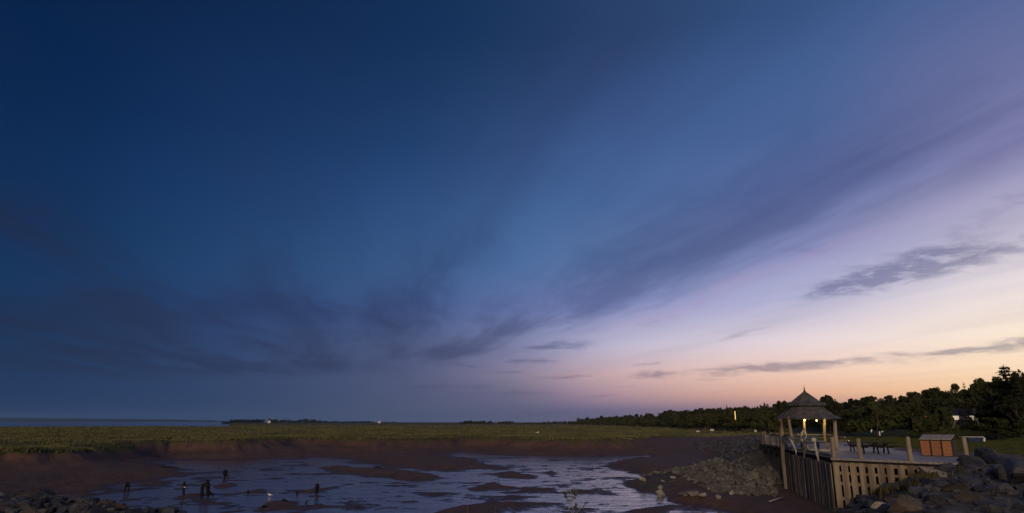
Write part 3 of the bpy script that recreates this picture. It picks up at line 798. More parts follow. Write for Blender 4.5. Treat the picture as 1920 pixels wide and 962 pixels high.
def fpos(px):
    x, y, w = ray(px, 860); k = x / y; return (k * C0.y - C0.x) / (FRONT.x - k * FRONT.y)
q = C0 + LEFT * .10 + FRONT * .10
post('rail_post', up(q, 2.6), up(q, 4.02), .12, M['wood_post'], 1, 0, .0)
for px_, py_, r_, s_ in ((1612, 821.5, .108, 2), (1706, 818, .108, 3), (1812, 820, .112, 4)):
    u = fpos(px_); q = C0 + FRONT * u - FN * .12 if px_ < 1800 else C0 + FRONT * u - FN * .1
    top = at_z(px_ - 3, py_, q.y); z_ = top.z - .05 - LIFT
    post('rail_post', up(q + Vector((.02, 0, 0)), 2.7), Vector((q.x - .03, q.y, z_)), r_, M['wood_post'], s_, 0, .015)
t = lpos(1536); q = C0 + LEFT * t + LN * .09
post('rail_post', up(q + Vector((.05, 0, 0)), 2.55), Vector((q.x - .14, q.y, 3.88)), .075, M['drift'], 5, .15, .03)
t = lpos(1511); q = C0 + LEFT * t + LN * .09
post('rail_post', up(q, 2.62), Vector((q.x, q.y, 3.75)), .075, M['wood_dark'], 6, 0, .02)
mb = MB(); w0 = dk(Vector((q.x, q.y, 3.6)))       # twisted driftwood limb tied to that post
mb.tube([w0, w0 + Vector((-.12, 0, .18)), w0 + Vector((-.10, 0, .42)), w0 + Vector((.02, 0, .62)), w0 + Vector((.18, 0, .78)), w0 + Vector((.24, 0, .70))], [.06, .10, .09, .07, .10, .03], 8)
mb.tube([w0 + Vector((.05, 0, .1)), w0 + Vector((.22, 0, .36)), w0 + Vector((.3, 0, .5))], [.035, .03, .015], 7)
mb.build('driftwood_limb', M['drift'], deck)
t = lpos(1495); q = C0 + LEFT * t + LN * .09
post('rail_post', up(q + Vector((.06, 0, 0)), 2.66), Vector((q.x - .22, q.y, 3.62)), .06, M['drift'], 7, 0, .05)
mb = MB(); w0 = dk(Vector((q.x - .2, q.y, 3.6))); w1 = dk(up(C0 + LEFT * lpos(1477) + LN * .1, 3.95))
mb.tube([w0 + Vector((.12, 0, .22)), lerp(w0, w1, .5) + Vector((0, 0, .22)), w1], [.07, .075, .05], 8); mb.build('log_rail', M['wood_post'], deck)
mb = MB(); mb.tube([w0, lerp(w0, w1, .5) + Vector((0, 0, .1)), lerp(w0, w1, .8) - Vector((0, 0, .45)), lerp(w0, w1, .85) - Vector((0, 0, .7))], [.04, .04, .04, .03], 7); mb.build('driftwood_limb', M['drift'], deck)
def sag(mb, a, c, drop, r, n=10):
    a = dk(a); c = dk(c); pts = []
    for i in range(n + 1):
        t = i / n; pts.append(lerp(a, c, t) - Vector((0, 0, drop * 4 * t * (1 - t))))
    mb.tube(pts, r, 6)
def rope(a, c, drop, r=.022, mat='rope'):
    mb = MB(); sag(mb, a, c, drop, r); return mb.build('rope', M[mat], deck)
pA = C0 + LEFT * .1 + FRONT * .1; pB = C0 + LEFT * lpos(1536) + LN * .09; pC = C0 + LEFT * lpos(1511) + LN * .09; pD = C0 + LEFT * lpos(1495) + LN * .09
rope(up(pA, 3.85), up(pB, 3.72), .06); rope(up(pA, 3.35), up(pB, 3.3), .12); rope(up(pB, 3.7), up(pC, 3.72), .10); rope(up(pB, 3.25), up(pC, 3.3), .1)
rope(up(pC, 3.45), up(pD, 3.4), .12); rope(up(C0 + FRONT * fpos(1612) - FN * .12, 2.95), up(C0 + FRONT * fpos(1706) - FN * .1, 2.92), .16, .028, 'rubber')
rope(up(C0 + FRONT * .2 + FN * .1, 2.98), up(C0 + FRONT * fpos(1612) - FN * .0, 2.95), .05, .025, 'rubber')
# railing of the far stretch
i = 0
for px_, hh in ((1431.5, 3.95), (1436, 4.02), (1447, 3.96), (1458, 3.96), (1467, 3.98)):
    q = C0 + LEFT * lpos(px_) - LN * .05; post('rail_post', up(q, 2.7), up(q, hh), .085, M['wood_post'], 30 + i, .12, .0); i += 1
b = MB()
for a_, c_ in ((1436, 1447), (1447, 1458), (1458, 1467)):
    ta, tc = lpos(a_), lpos(c_); nb = 5
    for j in range(nb):
        q = dk(C0 + LEFT * (ta + (tc - ta) * (j + .5) / nb) - LN * .05); b.box((q.x, q.y, 3.42), (.07, .03, .72), math.atan2(LEFT.y, LEFT.x))
    for zz in (3.10, 3.45, 3.74):
        q = dk(C0 + LEFT * ((ta + tc) / 2) - LN * .085); b.box((q.x, q.y, zz), (abs(tc - ta) - .15, .035, .06), math.atan2(LEFT.y, LEFT.x))
b.build('lattice_panel', M['drift'], deck)
b = MB(); ta, tc = lpos(1447), lpos(1462)
q = dk(C0 + LEFT * ((ta + tc) / 2) - LN * .05); b.box((q.x, q.y, 3.87), (abs(tc - ta), .10, .10), math.atan2(LEFT.y, LEFT.x)); b.build('top_rail', M['wood_post'], deck)
b = MB(); ta, tc = lpos(1464), lpos(1471); q = dk(C0 + LEFT * ((ta + tc) / 2) + LN * .02); b.box((q.x, q.y, 3.35), (abs(tc - ta) * .9, .06, .95), math.atan2(LEFT.y, LEFT.x))
b.build('navy_panel', M['navy'], deck)
for px_ in (1432, 1440, 1451, 1462):
    t = lpos(px_); q = C0 + LEFT * t + LN * .17; mb = MB(); cc = dk(up(q, 2.74)); vs = []; fs = []
    n1_, n2_ = 18, 8
    for a_ in range(n1_):
        for c_ in range(n2_):
            A_ = 2 * PI * a_ / n1_; B_ = 2 * PI * c_ / n2_; rad = .26 + .11 * math.cos(B_)
            vs.append(cc + LEFT * (rad * math.cos(A_)) + Vector((0, 0, rad * math.sin(A_))) + LN * (.10 * math.sin(B_)))
    for a_ in range(n1_):
        for c_ in range(n2_):
            fs.append((a_ * n2_ + c_, ((a_ + 1) % n1_) * n2_ + c_, ((a_ + 1) % n1_) * n2_ + (c_ + 1) % n2_, a_ * n2_ + (c_ + 1) % n2_))
    mb.add(vs, fs, True); mb.build('fender_tyre', M['rubber'], deck)
# supporting piles at the far corner
for px_ in (1430,):
    q = C0 + LEFT * LLEN; post('corner_pile', up(q, -.5), up(q, 2.9), .13, M['wood_dark'], 44, 0, .0)
# side wall at the far end and piles under the deck
b = MB(); d2 = (B1 - LE).normalized(); n_ = int((B1 - LE).length / .2)
for i in range(n_):
    q = dk(LE + d2 * (.1 + i * .2)); b.box((q.x, q.y, 1.3), (.19, .05, 3.1), math.atan2(d2.y, d2.x))
b.build('end_wall', M['wood_dark'], deck)

# paving behind the boards
b = MB(); pav = [P(1577, 846, ZD), P(1700, 853, ZD), P(1700, 847, ZD), P(1655, 839, ZD), P(1600, 830.5, ZD), P(1540, 829, ZD)]
b.prism([(q.x, q.y) for q in pav], ZD + .003, ZD + .008); tag(b.build('paving', M['paving']), kind='structure')

# ------------------------------------------------------------------ gazebo
GD = 47.6; GC = PD(1515, 800, GD); gx, gy = GC.x, GC.y
gz = thing('gazebo', 'octagonal shingled gazebo with two tiered pointed roof and log posts on the deck', 'gazebo', (gx, gy, ZD))
def roof(prof, n=10, rot=.2):
    mb = MB(); mb.lathe([(r, z - ZD) for r, z in prof], (0, 0, 0), n, False, rot); return mb
eave = PD(1515, 785, GD).z
sc = GD / F
lower = roof([(2.10, eave - .02), (2.12, eave + .03), (1.56, eave + .32), (1.12, eave + .72), (.96, eave + .92), (.94, eave + .88), (1.08, eave + .66), (1.52, eave + .26)]).build('lower_roof', M['shingle'], gz)
upper = roof([(1.32, eave + .84), (1.34, eave + .88), (.92, eave + 1.13), (.46, eave + 1.50), (.08, eave + 1.80), (.02, eave + 1.84), (.02, eave + 1.72), (.44, eave + 1.43), (.90, eave + 1.07)]).build('upper_roof', M['shingle'], gz)
b = MB(); b.lathe([(1.0, eave + .80 - ZD), (1.0, eave + .98 - ZD)], n=10, rot=.2, smooth=False); b.build('tier_gap_shade', M['wood_black'], gz)  # black ring standing in for the shade in the gap between roof tiers
b = MB(); b.lathe([(.12, eave + 1.71 - ZD), (.06, eave + 1.89 - ZD), (.035, eave + 1.95 - ZD), (.05, eave + 2.00 - ZD), (.03, eave + 2.05 - ZD), (.018, eave + 2.13 - ZD), (.004, eave + 2.27 - ZD)], n=8); b.build('finial', M['iron'], gz)
b = MB()
for k in range(10):
    t = .2 + 2 * PI * k / 10; t2 = .2 + 2 * PI * (k + 1) / 10
    a_ = Vector((1.75 * math.cos(t), 1.75 * math.sin(t), eave + .10 - ZD)); c_ = Vector((1.75 * math.cos(t2), 1.75 * math.sin(t2), eave + .10 - ZD))
    b.tube([a_, c_], .07, 6)
    b.tube([Vector((2.0 * math.cos(t), 2.0 * math.sin(t), eave - .02 - ZD)), Vector((.90 * math.cos(t), .90 * math.sin(t), eave + .80 - ZD))], .045, 6)
b.build('roof_beam', M['wood_dark'], gz)
def gpost(px, D, r, zb=ZD, name='log_post', seed=0, bend=.05, mat='wood_post'):
    q = PD(px, 800, D); mb = MB(); pts = []; rad = []
    for i in range(8):
        t = i / 7; pts.append(Vector((q.x - gx + bend * math.sin(4 * t + seed), q.y - gy, zb - ZD + (eave + .12 - zb) * t))); rad.append(r * (1.1 - .2 * t))
    mb.tube(pts, rad, 9); mb.build(name, M[mat], gz); return q
q = C0 + LEFT * lpos(1473) + LN * .16
mb = MB(); mb.tube([Vector((q.x - gx, q.y - gy, z_ - ZD)) + Vector((.02 * math.sin(z_ * 2), 0, 0)) for z_ in (-.6, .3, 1.2, 2.1, 3.0, 4.0, eave + .15)], [.18, .17, .17, .16, .155, .15, .14], 10)
mb.build('log_post', M['wood_post'], gz)
gpost(1482, 46.6, .095, seed=1); gpost(1509.5, 49.2, .09, seed=2, bend=.06); gpost(1546.5, 49.2, .105, seed=3, bend=.07); gpost(1565.5, 47.0, .115, seed=4, bend=.03)
b = MB()     # low back bench and rail
for (pa, Da), (pb, Db) in (((1482, 46.6), (1509.5, 49.2)), ((1509.5, 49.2), (1546.5, 49.2)), ((1546.5, 49.2), (1565.5, 47.0))):
    a_ = PD(pa, 800, Da) - Vector((gx, gy, 0)); c_ = PD(pb, 800, Db) - Vector((gx, gy, 0))
    for zz, r_ in ((.95, .05), (.75, .035), (.55, .035)):
        b.tube([Vector((a_.x, a_.y, zz)), Vector((c_.x, c_.y, zz))], r_, 6)
b.build('back_rail', M['wood_dark'], gz)
b = MB()
b.box((0, 1.25, .45), (2.5, .45, .06)); b.box((-1.1, 1.25, .21), (.08, .4, .42)); b.box((1.1, 1.25, .21), (.08, .4, .42)); b.box((0, 1.25, .21), (.08, .4, .42)); b.box((0, 1.50, .72), (2.5, .05, .40))
tag(b.build('bench', M['navy']), 'dark navy bench along the back rail inside the gazebo', 'bench').location = (gx, gy, ZD)
# lamps under the eave
lamps = [(1508.5, 48.95, eave - .10, 3.6, .055), (1531, 48.4, eave - .12, .25, .05), (1546, 48.9, eave - .02, 3.2, .0)]
for k, (px_, D_, z_, pw_, r_) in enumerate(lamps):
    q = PD(px_, 788, D_)
    if r_:
        mb = MB(); mb.ball((q.x - gx, q.y - gy, z_ - ZD), r_, 10, 6, (1, 1, 1.2)); mb.build('lamp_bulb', M['bulb'], gz)
    l = bpy.data.objects.new('lamp_light', bpy.data.lights.new('lamp_light', 'POINT')); COL.objects.link(l)
    l.data.energy = pw_ * 9; l.data.color = (1, .66, .22); l.data.shadow_soft_size = .05; l.location = (q.x + .02, q.y - .26, z_ - .16)

# ------------------------------------------------------------------ things on the deck
# triple bin
bq = P(1757, 855, ZD); f0 = P(1727, 854.5, ZD); f1 = P(1789, 856.5, ZD)
bw = (f1 - f0).length; ba = math.atan2(f1.y - f0.y, f1.x - f0.x); cen = (f0 + f1) / 2
bn = thing('waste_bin', 'three bay cedar slatted waste bin with grey sloping lids at the deck end', 'bin', (cen.x, cen.y, ZD + .008), ba)
HF, HB, DP = .86, 1.10, .72
b = MB(); b.box((-bw / 2 + .03, DP / 2, HF / 2), (.06, DP - .02, HF - .04)); b.box((bw / 2 - .03, DP / 2, HF / 2), (.06, DP - .02, HF - .04)); b.box((0, DP - .03, HB / 2), (bw - .1, .05, HB - .04))
for k in (-1, 1): b.box((k * bw / 6, .045, HF / 2), (.07, .09, HF - .02))
for k in (-1, 1): b.box((k * (bw / 2 - .025), .03, HF / 2), (.05, .08, HF))
b.box((0, .04, HF - .02), (bw - .02, .085, .05)); b.build('frame', M['bin_frame'], bn)
for k in range(3):
    b = MB(); w_ = bw / 3 - .09; n_ = 11
    for j in range(n_):
        h_ = (HF - .08) / n_; b.box((-bw / 2 + bw / 3 * (k + .5), .012, .03 + h_ * (j + .5)), (w_, .03, h_ - .012))
    b.build('slatted_panel', M['cedar'], bn)
    b = MB(); x0 = -bw / 2 + bw / 3 * k + .02; x1 = x0 + bw / 3 - .04
    b.add([(x0, -.04, HF + .01), (x1, -.04, HF + .01), (x1, DP, HB), (x0, DP, HB), (x0, -.04, HF + .05), (x1, -.04, HF + .05), (x1, DP, HB + .04), (x0, DP, HB + .04)],
          [(3, 2, 1, 0), (4, 5, 6, 7), (0, 1, 5, 4), (1, 2, 6, 5), (2, 3, 7, 6), (3, 0, 4, 7)]); b.build('lid', M['bin_lid'], bn)
# picnic table
tq = P(1648, 851, ZD)
pt = thing('picnic_table', 'dark low picnic table standing on the pale paving behind the slatted front', 'table', (tq.x, tq.y, ZD + .008), -.12)
b = MB()
for j in range(4): b.box((-.15, .25 + j * .19, .62), (2.5, .18, .05))
b.build('tabletop', M['wood_black'], pt)
for yy in (-.38, 1.42):
    b = MB(); b.box((-.2, yy, .44), (2.5, .26, .05)); b.build('seat', M['wood_black'], pt)
for xx in (-.75, .05, .62):
    b = MB(); b.tube([(xx - .08, -.05, 0), (xx, .35, .60)], .05, 6); b.tube([(xx + .08, 1.1, 0), (xx, .7, .60)], .05, 6); b.box((xx, .52, .38), (.06, 2.0, .08)); b.build('leg', M['wood_black'], pt)
# bowl planter on a foot, with flowers
q = P(1599, 846, ZD)
pl = thing('bowl_planter', 'small dark bowl planter with pale blossoms on the paving left of the picnic table', 'planter', (q.x, q.y, ZD + .008))
b = MB(); b.lathe([(.10, .25), (.20, .32), (.26, .45), (.24, .46), (.05, .40)], n=12); b.build('bowl', M['iron'], pl)
for sx in (-.12, .12):
    b = MB(); b.tube([(sx, 0, 0), (sx * .7, 0, .3)], [.06, .04], 7); b.build('foot', M['iron'], pl)
rf = random.Random(2); b = MB()
for k in range(60):
    a_ = rf.uniform(0, 6.28); r_ = rf.uniform(0, .28); c_ = (r_ * math.cos(a_), r_ * math.sin(a_), .45 + rf.uniform(0, .16)); b.box(c_, (.07, .05, .01), a_, (rf.uniform(-1, 1), rf.uniform(-1, 1), 0))
b.build('leaves', M['shrub'], pl)
b = MB(); [b.ball((x_, 0, z_), .05, 8, 5) for x_, z_ in ((-.02, .56), (-.18, .64), (.06, .50))]; b.build('blossom', M['petal_white'], pl)
# flower bed trough behind the corner post
q = P(1574, 829.5, ZD)
tr = thing('flower_trough', 'low trough of pink and white flowers at the deck back right of the gazebo', 'planter', (q.x, q.y, ZD))
b = MB(); b.box((0, 0, .14), (1.3, .4, .26), 0, None, 1.06); b.build('trough', M['wood_dark'], tr)
b = MB()
for k in range(160): b.box((rf.uniform(-.62, .62), rf.uniform(-.2, .2), .28 + rf.uniform(0, .16)), (.09, .06, .01), rf.uniform(0, 6), (rf.uniform(-1, 1), rf.uniform(-1, 1), 0))
b.build('leaves', M['shrub'], tr)
b = MB(); [b.ball((rf.uniform(-.6, .6), rf.uniform(-.2, .1), .4 + rf.uniform(0, .08)), .045, 7, 4) for _ in range(14)]; b.build('pink_blossom', M['petal_pink'], tr)
b = MB(); [b.ball((rf.uniform(-.6, .6), rf.uniform(-.2, .1), .42 + rf.uniform(0, .08)), .045, 7, 4) for _ in range(5)]; b.build('white_blossom', M['petal_white'], tr)
# pale tub of flowers by the left log rail
q = P(1497, 832, ZD)
tb = thing('flower_tub', 'grey tub with white flowers beside the left gazebo post', 'planter', (q.x, q.y, ZD))
b = MB(); b.lathe([(.22, 0), (.30, .42), (.32, .46), (.27, .45), (.05, .40)], n=14); b.build('tub', M['bin_lid'], tb)
b = MB()
for k in range(90): b.box((rf.gauss(0, .16), rf.gauss(0, .14), .5 + rf.uniform(0, .3)), (.10, .06, .01), rf.uniform(0, 6), (rf.uniform(-1, 1), rf.uniform(-1, 1), 0))
b.build('leaves', M['shrub'], tb)
b = MB(); [b.ball((x_, -.1, z_), .06, 8, 5) for x_, z_ in ((-.28, .72), (.02, .78), (.15, .66))]; b.build('blossom', M['petal_white'], tb)
# low bench on the lawn, navy with a pale top
q = P(1826, 830, 3.1)
bb = thing('lawn_bench', 'low navy bench with a pale top out on the lawn behind the right post', 'bench', (q.x, q.y, hz(q.x, q.y)), .1)
b = MB(); b.box((-.15, 0, .50), (2.1, .5, .06)); b.build('seat', M['drift'], bb)
b = MB(); b.box((0.05, -.05, .28), (1.5, .4, .36)); b.build('side_panel', M['navy'], bb)
b = MB(); b.box((.86, -.1, .26), (.16, .42, .34), 0, (0, .25, 0)); b.build('end_panel', M['white'], bb)
# white board and flags on a dark post in the field
q = P(1646, 824, 3.1)
sg = thing('notice_post', 'dark post with white boards on the lawn edge under the trees', 'sign', (q.x, q.y, hz(q.x, q.y)))
b = MB(); b.tube([(0, 0, 0), (0, 0, 1.15)], .07, 7); b.build('post', M['iron'], sg)
b = MB(); b.box((.25, -.05, .72), (.12, .03, .42)); b.build('board', M['white'], sg)
b = MB(); b.box((.55, -.05, .92), (.26, .03, .08), 0, (0, -.5, 0)); b.build('arm_board', M['white'], sg)
b = MB(); b.box((-.62, -.05, 1.0), (.12, .03, .3), 0, (0, .4, 0)); b.build('tag_board', M['white'], sg)

# ------------------------------------------------------------------ old wharf pilings standing in the mud
def snag(name, label, px, py, hpx, parts, group=None, cat='piling'):
    q = P(px, py, -.0); s = q.y / F                     # metres per pixel there
    o = MB(); rnd = random.Random(int(px))
    for pts, rads in parts:
        P3 = []; R3 = []
        for i, (u, v) in enumerate(pts):
            P3.append(Vector((u * s, rnd.uniform(-.03, .03) + .2 * s * u, v * s))); R3.append(rads[i] * s)
        # resample for a rough silhouette
        PP = []; RRr = []
        for i in range(len(P3) - 1):
            for k in range(4):
                t = k / 4; PP.append(lerp(P3[i], P3[i + 1], t)); RRr.append((R3[i] * (1 - t) + R3[i + 1] * t) * rnd.uniform(.88, 1.12))
        PP.append(P3[-1]); RRr.append(R3[-1] * .6)
        o.tube(PP, RRr, 9, True, False)
    ob = o.build(name, M['pile'], None); ob.location = (q.x, q.y, 0)
    return tag(ob, label, cat, group)
PG = 'rotten wharf pilings standing in the mud'
snag('rotten_piling', 'arched black piling stump with two legs, farthest left in the wet mud', 237, 922, 18, [([(-3, -4), (-3, 6), (-1.5, 11), (0.5, 15.5)], [1.2, 1.6, 2.4, 2.2]), ([(3, -4), (3, 5), (2, 12), (.8, 16.5)], [1.2, 1.4, 2.2, 1.6])], PG)
snag('rotten_piling', 'slim upright black piling with a pale chip near its top', 343, 931, 26, [([(.5, -6), (.6, 4), (-.4, 12), (-.2, 19), (0, 26)], [1.6, 2.1, 2.3, 3.0, 1.0])], PG)
q = P(343, 931, 0); b = MB(); s_ = q.y / F; b.box((q.x + 2.4 * s_, q.y - 3.0 * s_, 16 * s_), (3.2 * s_, .04, 1.4 * s_), 0, (0, .7, 0))
pc = b.build('pale_chip', M['drift']); pil = [o for o in COL.objects if o.get('label', '').startswith('slim upright black')][0]
pc.parent = pil; pc.location = -pil.location
snag('rotten_piling', 'largest black piling cluster, a stout stump leaning on a bent one', 378, 931, 32, [([(0, -6), (0, 6), (-.5, 16), (1, 23)], [2.6, 3.0, 3.2, 1.8]), ([(10.5, -1), (9.5, 10), (8.5, 18), (7, 29)], [1.4, 3.4, 4.2, 2.2]), ([(3, 18), (7, 22)], [3.2, 3.2]), ([(9, 12), (13, 7), (20, 1)], [2.0, 2.0, 1.0])], PG)
snag('rotten_piling', 'top heavy black piling stump farthest out, with a stub pointing right', 422, 896, 14, [([(0, -3), (-.3, 3), (-.8, 7), (-.4, 13.5)], [1.0, 1.7, 3.8, 3.6]), ([(1, 6), (4.5, 4.2), (7.5, 3.6)], [2.0, 1.0, .5])], PG)
snag('rotten_piling', 'round headed black piling on a thin eroded foot beside a mud bar', 594, 927, 18, [([(1.2, -5), (.8, 3), (.2, 8), (0, 13), (0, 18.5)], [1.0, 1.4, 2.8, 4.0, 2.0]), ([(-2, -1), (-1.5, 6)], [.9, 1.2])], PG)
snag('broken_stump', 'low pointed stump stub behind the leaning wedge of wood', 556.5, 927, 6, [([(1.5, -1), (0, 3), (-1.5, 5.5)], [1.8, 1.6, .9])], PG, 'stump')
snag('broken_stump', 'leaning dark wedge of old wood on a small mud bar', 533, 945, 9, [([(4, -1), (1.5, 4), (-3.5, 9)], [3.6, 3.4, 1.2]), ([(-3, -1), (-3, 8)], [1.2, 1.0])], PG, 'stump')
snag('broken_stump', 'squat dark stump lowest in the mud, near the left rock edge', 497, 955, 7, [([(-2, -1), (-1, 3), (0, 6.5)], [5.5, 6.0, 4.0])], PG, 'stump')
snag('broken_stump', 'small upright stub just right of the piling cluster', 465, 925, 6, [([(0, -1), (0, 3), (.5, 6)], [1.7, 1.6, 1.0])], PG, 'stump')
snag('broken_stump', 'tiny forked stub in open wet mud below the round headed piling', 574, 944, 5, [([(0, -1), (0, 2), (3, 5)], [1.8, 1.4, .7])], PG, 'stump')
snag('driftwood_log', 'dark waterlogged log lying on the central mud bank', 709, 879, 4, [([(-7, 2.5), (-2, 2.0), (6, .6)], [1.2, 2.4, 1.4])], None, 'log')
snag('driftwood_log', 'black log end at the tip of the left mud mound', 307, 878, 3, [([(-4, 2), (3, 1.4), (24, .2)], [2.0, 1.6, .8])], None, 'log')
snag('driftwood_log', 'black log half sunk in the mud left of centre', 508, 853, 3, [([(-6, 1.5), (5, 2)], [1.0, 2.2])], None, 'log')
snag('driftwood_log', 'dark log stranded high on the central mud bank', 748, 836, 3, [([(-9, 2.5), (10, 1.2)], [1.8, 1.8])], None, 'log')
x, y = at_px(1462, 952, 0.2); b = MB(); b.tube([(x - .8, y - .6, hz(x, y) + .12), (x + .7, y + .7, hz(x, y) + .3)], [.035, .03], 7)
tag(b.build('driftwood_pole', M['wood_grey']), 'thin pale pole lying on the dark mud below the plank wall', 'pole')
# gull and pale stones on the mud
def gull(px, py, z, label, s=1.0, rz=0):
    q = P(px, py, z); q.z = hz(q.x, q.y); t = thing('gull', label, 'bird', (q.x, q.y, q.z), rz)
    b = MB(); b.ball((0, 0, .24 * s), .12 * s, 10, 6, (2.0, .9, .9)); b.ball((.22 * s, 0, .36 * s), .065 * s, 8, 6, (1.1, 1, 1)); b.tube([(.12 * s, 0, .28 * s), (.21 * s, 0, .36 * s)], [.08 * s, .05 * s], 8)
    b.tube([(-.2 * s, 0, .24 * s), (-.42 * s, 0, .23 * s)], [.06 * s, .015 * s], 7); b.tube([(.27 * s, 0, .36 * s), (.36 * s, 0, .34 * s)], [.02 * s, .006 * s], 6); b.build('body', M['white'], t)
    for k in (-1, 1): b = MB(); b.tube([(.0, .05 * k * s, 0), (.0, .05 * k * s, .16 * s)], .014 * s, 5); b.build('leg', M['terracotta'], t)
gull(1008, 822, 1.2, 'white gull standing at the foot of the far marsh bank', 1.3, .3)
gull(506, 928, .1, 'white gull on the wet mud between the pilings', .55, 2.8)

# ------------------------------------------------------------------ trees
def leaf_cloud(rng, centres, radii, per, size, flat=.8):
    n = len(centres) * per
    c = np.repeat(np.asarray(centres), per, 0); r = np.repeat(np.asarray(radii), per)
    d = rng.normal(size=(n, 3)); d /= np.linalg.norm(d, axis=1)[:, None]
    p = c + d * (r * rng.uniform(.35, 1.0, n) ** .6)[:, None] * np.array([1, 1, flat])
    a = rng.normal(size=(n, 3)); a /= np.linalg.norm(a, axis=1)[:, None]
    b_ = np.cross(a, rng.normal(size=(n, 3))); b_ /= np.linalg.norm(b_, axis=1)[:, None] + 1e-9
    s = size * rng.uniform(.6, 1.35, n)[:, None]
    return np.stack([p - a * s * .5, p + b_ * s * .32, p + a * s * .5, p - b_ * s * .32], 1)
def quads_mesh(name, Q, mat):
    V = Q.reshape(-1, 3); n = len(Q); me = bpy.data.meshes.new(name)
    me.vertices.add(len(V)); me.vertices.foreach_set('co', V.astype(np.float32).ravel())
    me.loops.add(n * 4); me.loops.foreach_set('vertex_index', np.arange(n * 4, dtype=np.int32))
    me.polygons.add(n); me.polygons.foreach_set('loop_start', np.arange(0, n * 4, 4, dtype=np.int32)); me.polygons.foreach_set('loop_total', np.full(n, 4, np.int32))
    me.update(calc_edges=True)
    if mat: me.materials.append(mat)
    return me
def broadleaf(seed, n=22, per=150, size=.055, wide=.40):
    """unit tree: 1 m high, crown about 2*wide across"""
    rng = np.random.default_rng(seed); cs = []; rs = []
    for _ in range(n):
        t = rng.uniform(.18, .93); w = wide * math.sin(PI * min(1, (t - .05) * 1.02)) ** .6 * rng.uniform(.3, 1.0); a = rng.uniform(0, 2 * PI)
        cs.append((w * math.cos(a), w * math.sin(a), t)); rs.append(rng.uniform(.09, .17) * (1.1 - .45 * t))
    crown = quads_mesh('crown', leaf_cloud(rng, cs, rs, per, size), None)
    mb = MB(); mb.tube([(0, 0, -.05), (.01, 0, .2), (-.01, .01, .45), (.01, 0, .75)], [.035, .026, .018, .006], 7)
    for k in range(5):
        c = cs[k * 3 % n]; mb.tube([(0, 0, .25 + .06 * k), (c[0] * .5, c[1] * .5, c[2] * .75), c], [.013, .009, .004], 5)
    return crown, mb.mesh('trunk')
def conifer(seed, wide=.22, tiers=15, per=26, size=.07, sparse=.0):
    rng = np.random.default_rng(seed); Q = []; mb = MB()
    mb.tube([(0, 0, -.05), (0, 0, .5), (0, 0, .99)], [.028, .016, .003], 7)
    for i in range(tiers):
        t = .12 + .85 * i / tiers; w = wide * (1 - t) ** .85 * rng.uniform(.75, 1.15) + .015; nb = rng.integers(5, 9)
        for k in range(nb):
            if rng.random() < sparse: continue
            a = 2 * PI * (k + rng.uniform(-.3, .3)) / nb; L_ = w * rng.uniform(.65, 1.15)
            tip = np.array([L_ * math.cos(a), L_ * math.sin(a), t + .03 - L_ * rng.uniform(.05, .3)])
            mb.tube([(0, 0, t), tuple(tip)], [.006, .002], 4)
            m_ = max(5, int(per * L_ / wide)); u = rng.uniform(.12, 1.05, m_)[:, None]
            p = np.array([0, 0, t]) * (1 - u) + tip * u + rng.normal(size=(m_, 3)) * np.array([.014, .014, .008]) * (1.4 - .6 * u)
            d = np.stack([math.cos(a) + rng.normal(0, .5, m_), math.sin(a) + rng.normal(0, .5, m_), rng.normal(-.25, .25, m_)], 1); d /= np.linalg.norm(d, axis=1)[:, None]
            e = np.cross(d, np.array([0, 0, 1.0])); s = size * rng.uniform(.6, 1.2, m_)[:, None] * (.6 + .6 * (1 - t))
            Q.append(np.stack([p - d * s * .5, p + e * s * .22, p + d * s * .5, p - e * s * .22], 1))
    return quads_mesh('crown', np.concatenate(Q), None), mb.mesh('trunk')
BL = [broadleaf(60 + i, 20 + 2 * i, 130, .06 - .002 * i, .36 + .03 * (i % 4)) for i in range(6)]
SH = [broadleaf(80 + i, 26, 120, .075, .62 + .06 * i) for i in range(3)]
CF = [conifer(90, .20), conifer(91, .26), conifer(92, .32, 17, 70, .11, .06)]
for cr, tk in BL: cr.materials.append(M['foliage']); tk.materials.append(M['bark'])
for cr, tk in SH: cr.materials.append(M['shrub']); tk.materials.append(M['bark'])
for cr, tk in CF: cr.materials.append(M['needles']); tk.materials.append(M['bark'])
rt = random.Random(5)
def tree(kind, idx, px, top_py, D, width_px, label, group=None, name=None, base_drop=0):
    me = {'b': BL, 's': SH, 'c': CF}[kind][idx]; q = PD(px, top_py, D); zb = hz(q.x, q.y) - base_drop
    h = max(q.z - zb, 1.5); w = min(width_px * D / F, h * (.92 if kind == 'b' else 3))
    t = thing(name or {'b': 'broadleaf_tree', 's': 'shrub', 'c': 'spruce_tree'}[kind], label, {'b': 'tree', 's': 'bush', 'c': 'tree'}[kind], (q.x, q.y, zb), rt.uniform(0, 6.28), group)
    base_w = {'b': .36 + .03 * (idx % 4), 's': .62 + .06 * idx, 'c': (.20, .26, .30)[idx % 3]}[kind] * 2 * (1.08 if kind != 'c' else 1)
    t.scale = (w / base_w, w / base_w, h * (1.0 if kind == 'c' else 1.02))
    link_mesh('crown', me[0], None, t); link_mesh('trunk', me[1], None, t)
    return t
WOODS = 'trees of the wooded hillside behind the lawn'
tree('c', 2, 1881, 682, 84, 88, 'tall spruce with open tiered branches rising above everything at far right', None)
tree('b', 1, 1908, 697, 80, 60, 'round crowned tree pressed against the tall spruce at the right edge')
tree('c', 0, 1806, 714, 92, 22, 'slim conifer spire poking out of the woods left of the tall spruce')
tree('b', 2, 1550, 740, 118, 62, 'flat topped broad tree directly right of the gazebo roof')
tree('b', 4, 1466, 750, 140, 34, 'wispy crowned tree just left of the gazebo roof')
tree('c', 1, 1362, 757, 195, 14, 'small dark peaked tree standing out of the low skyline above the marsh')
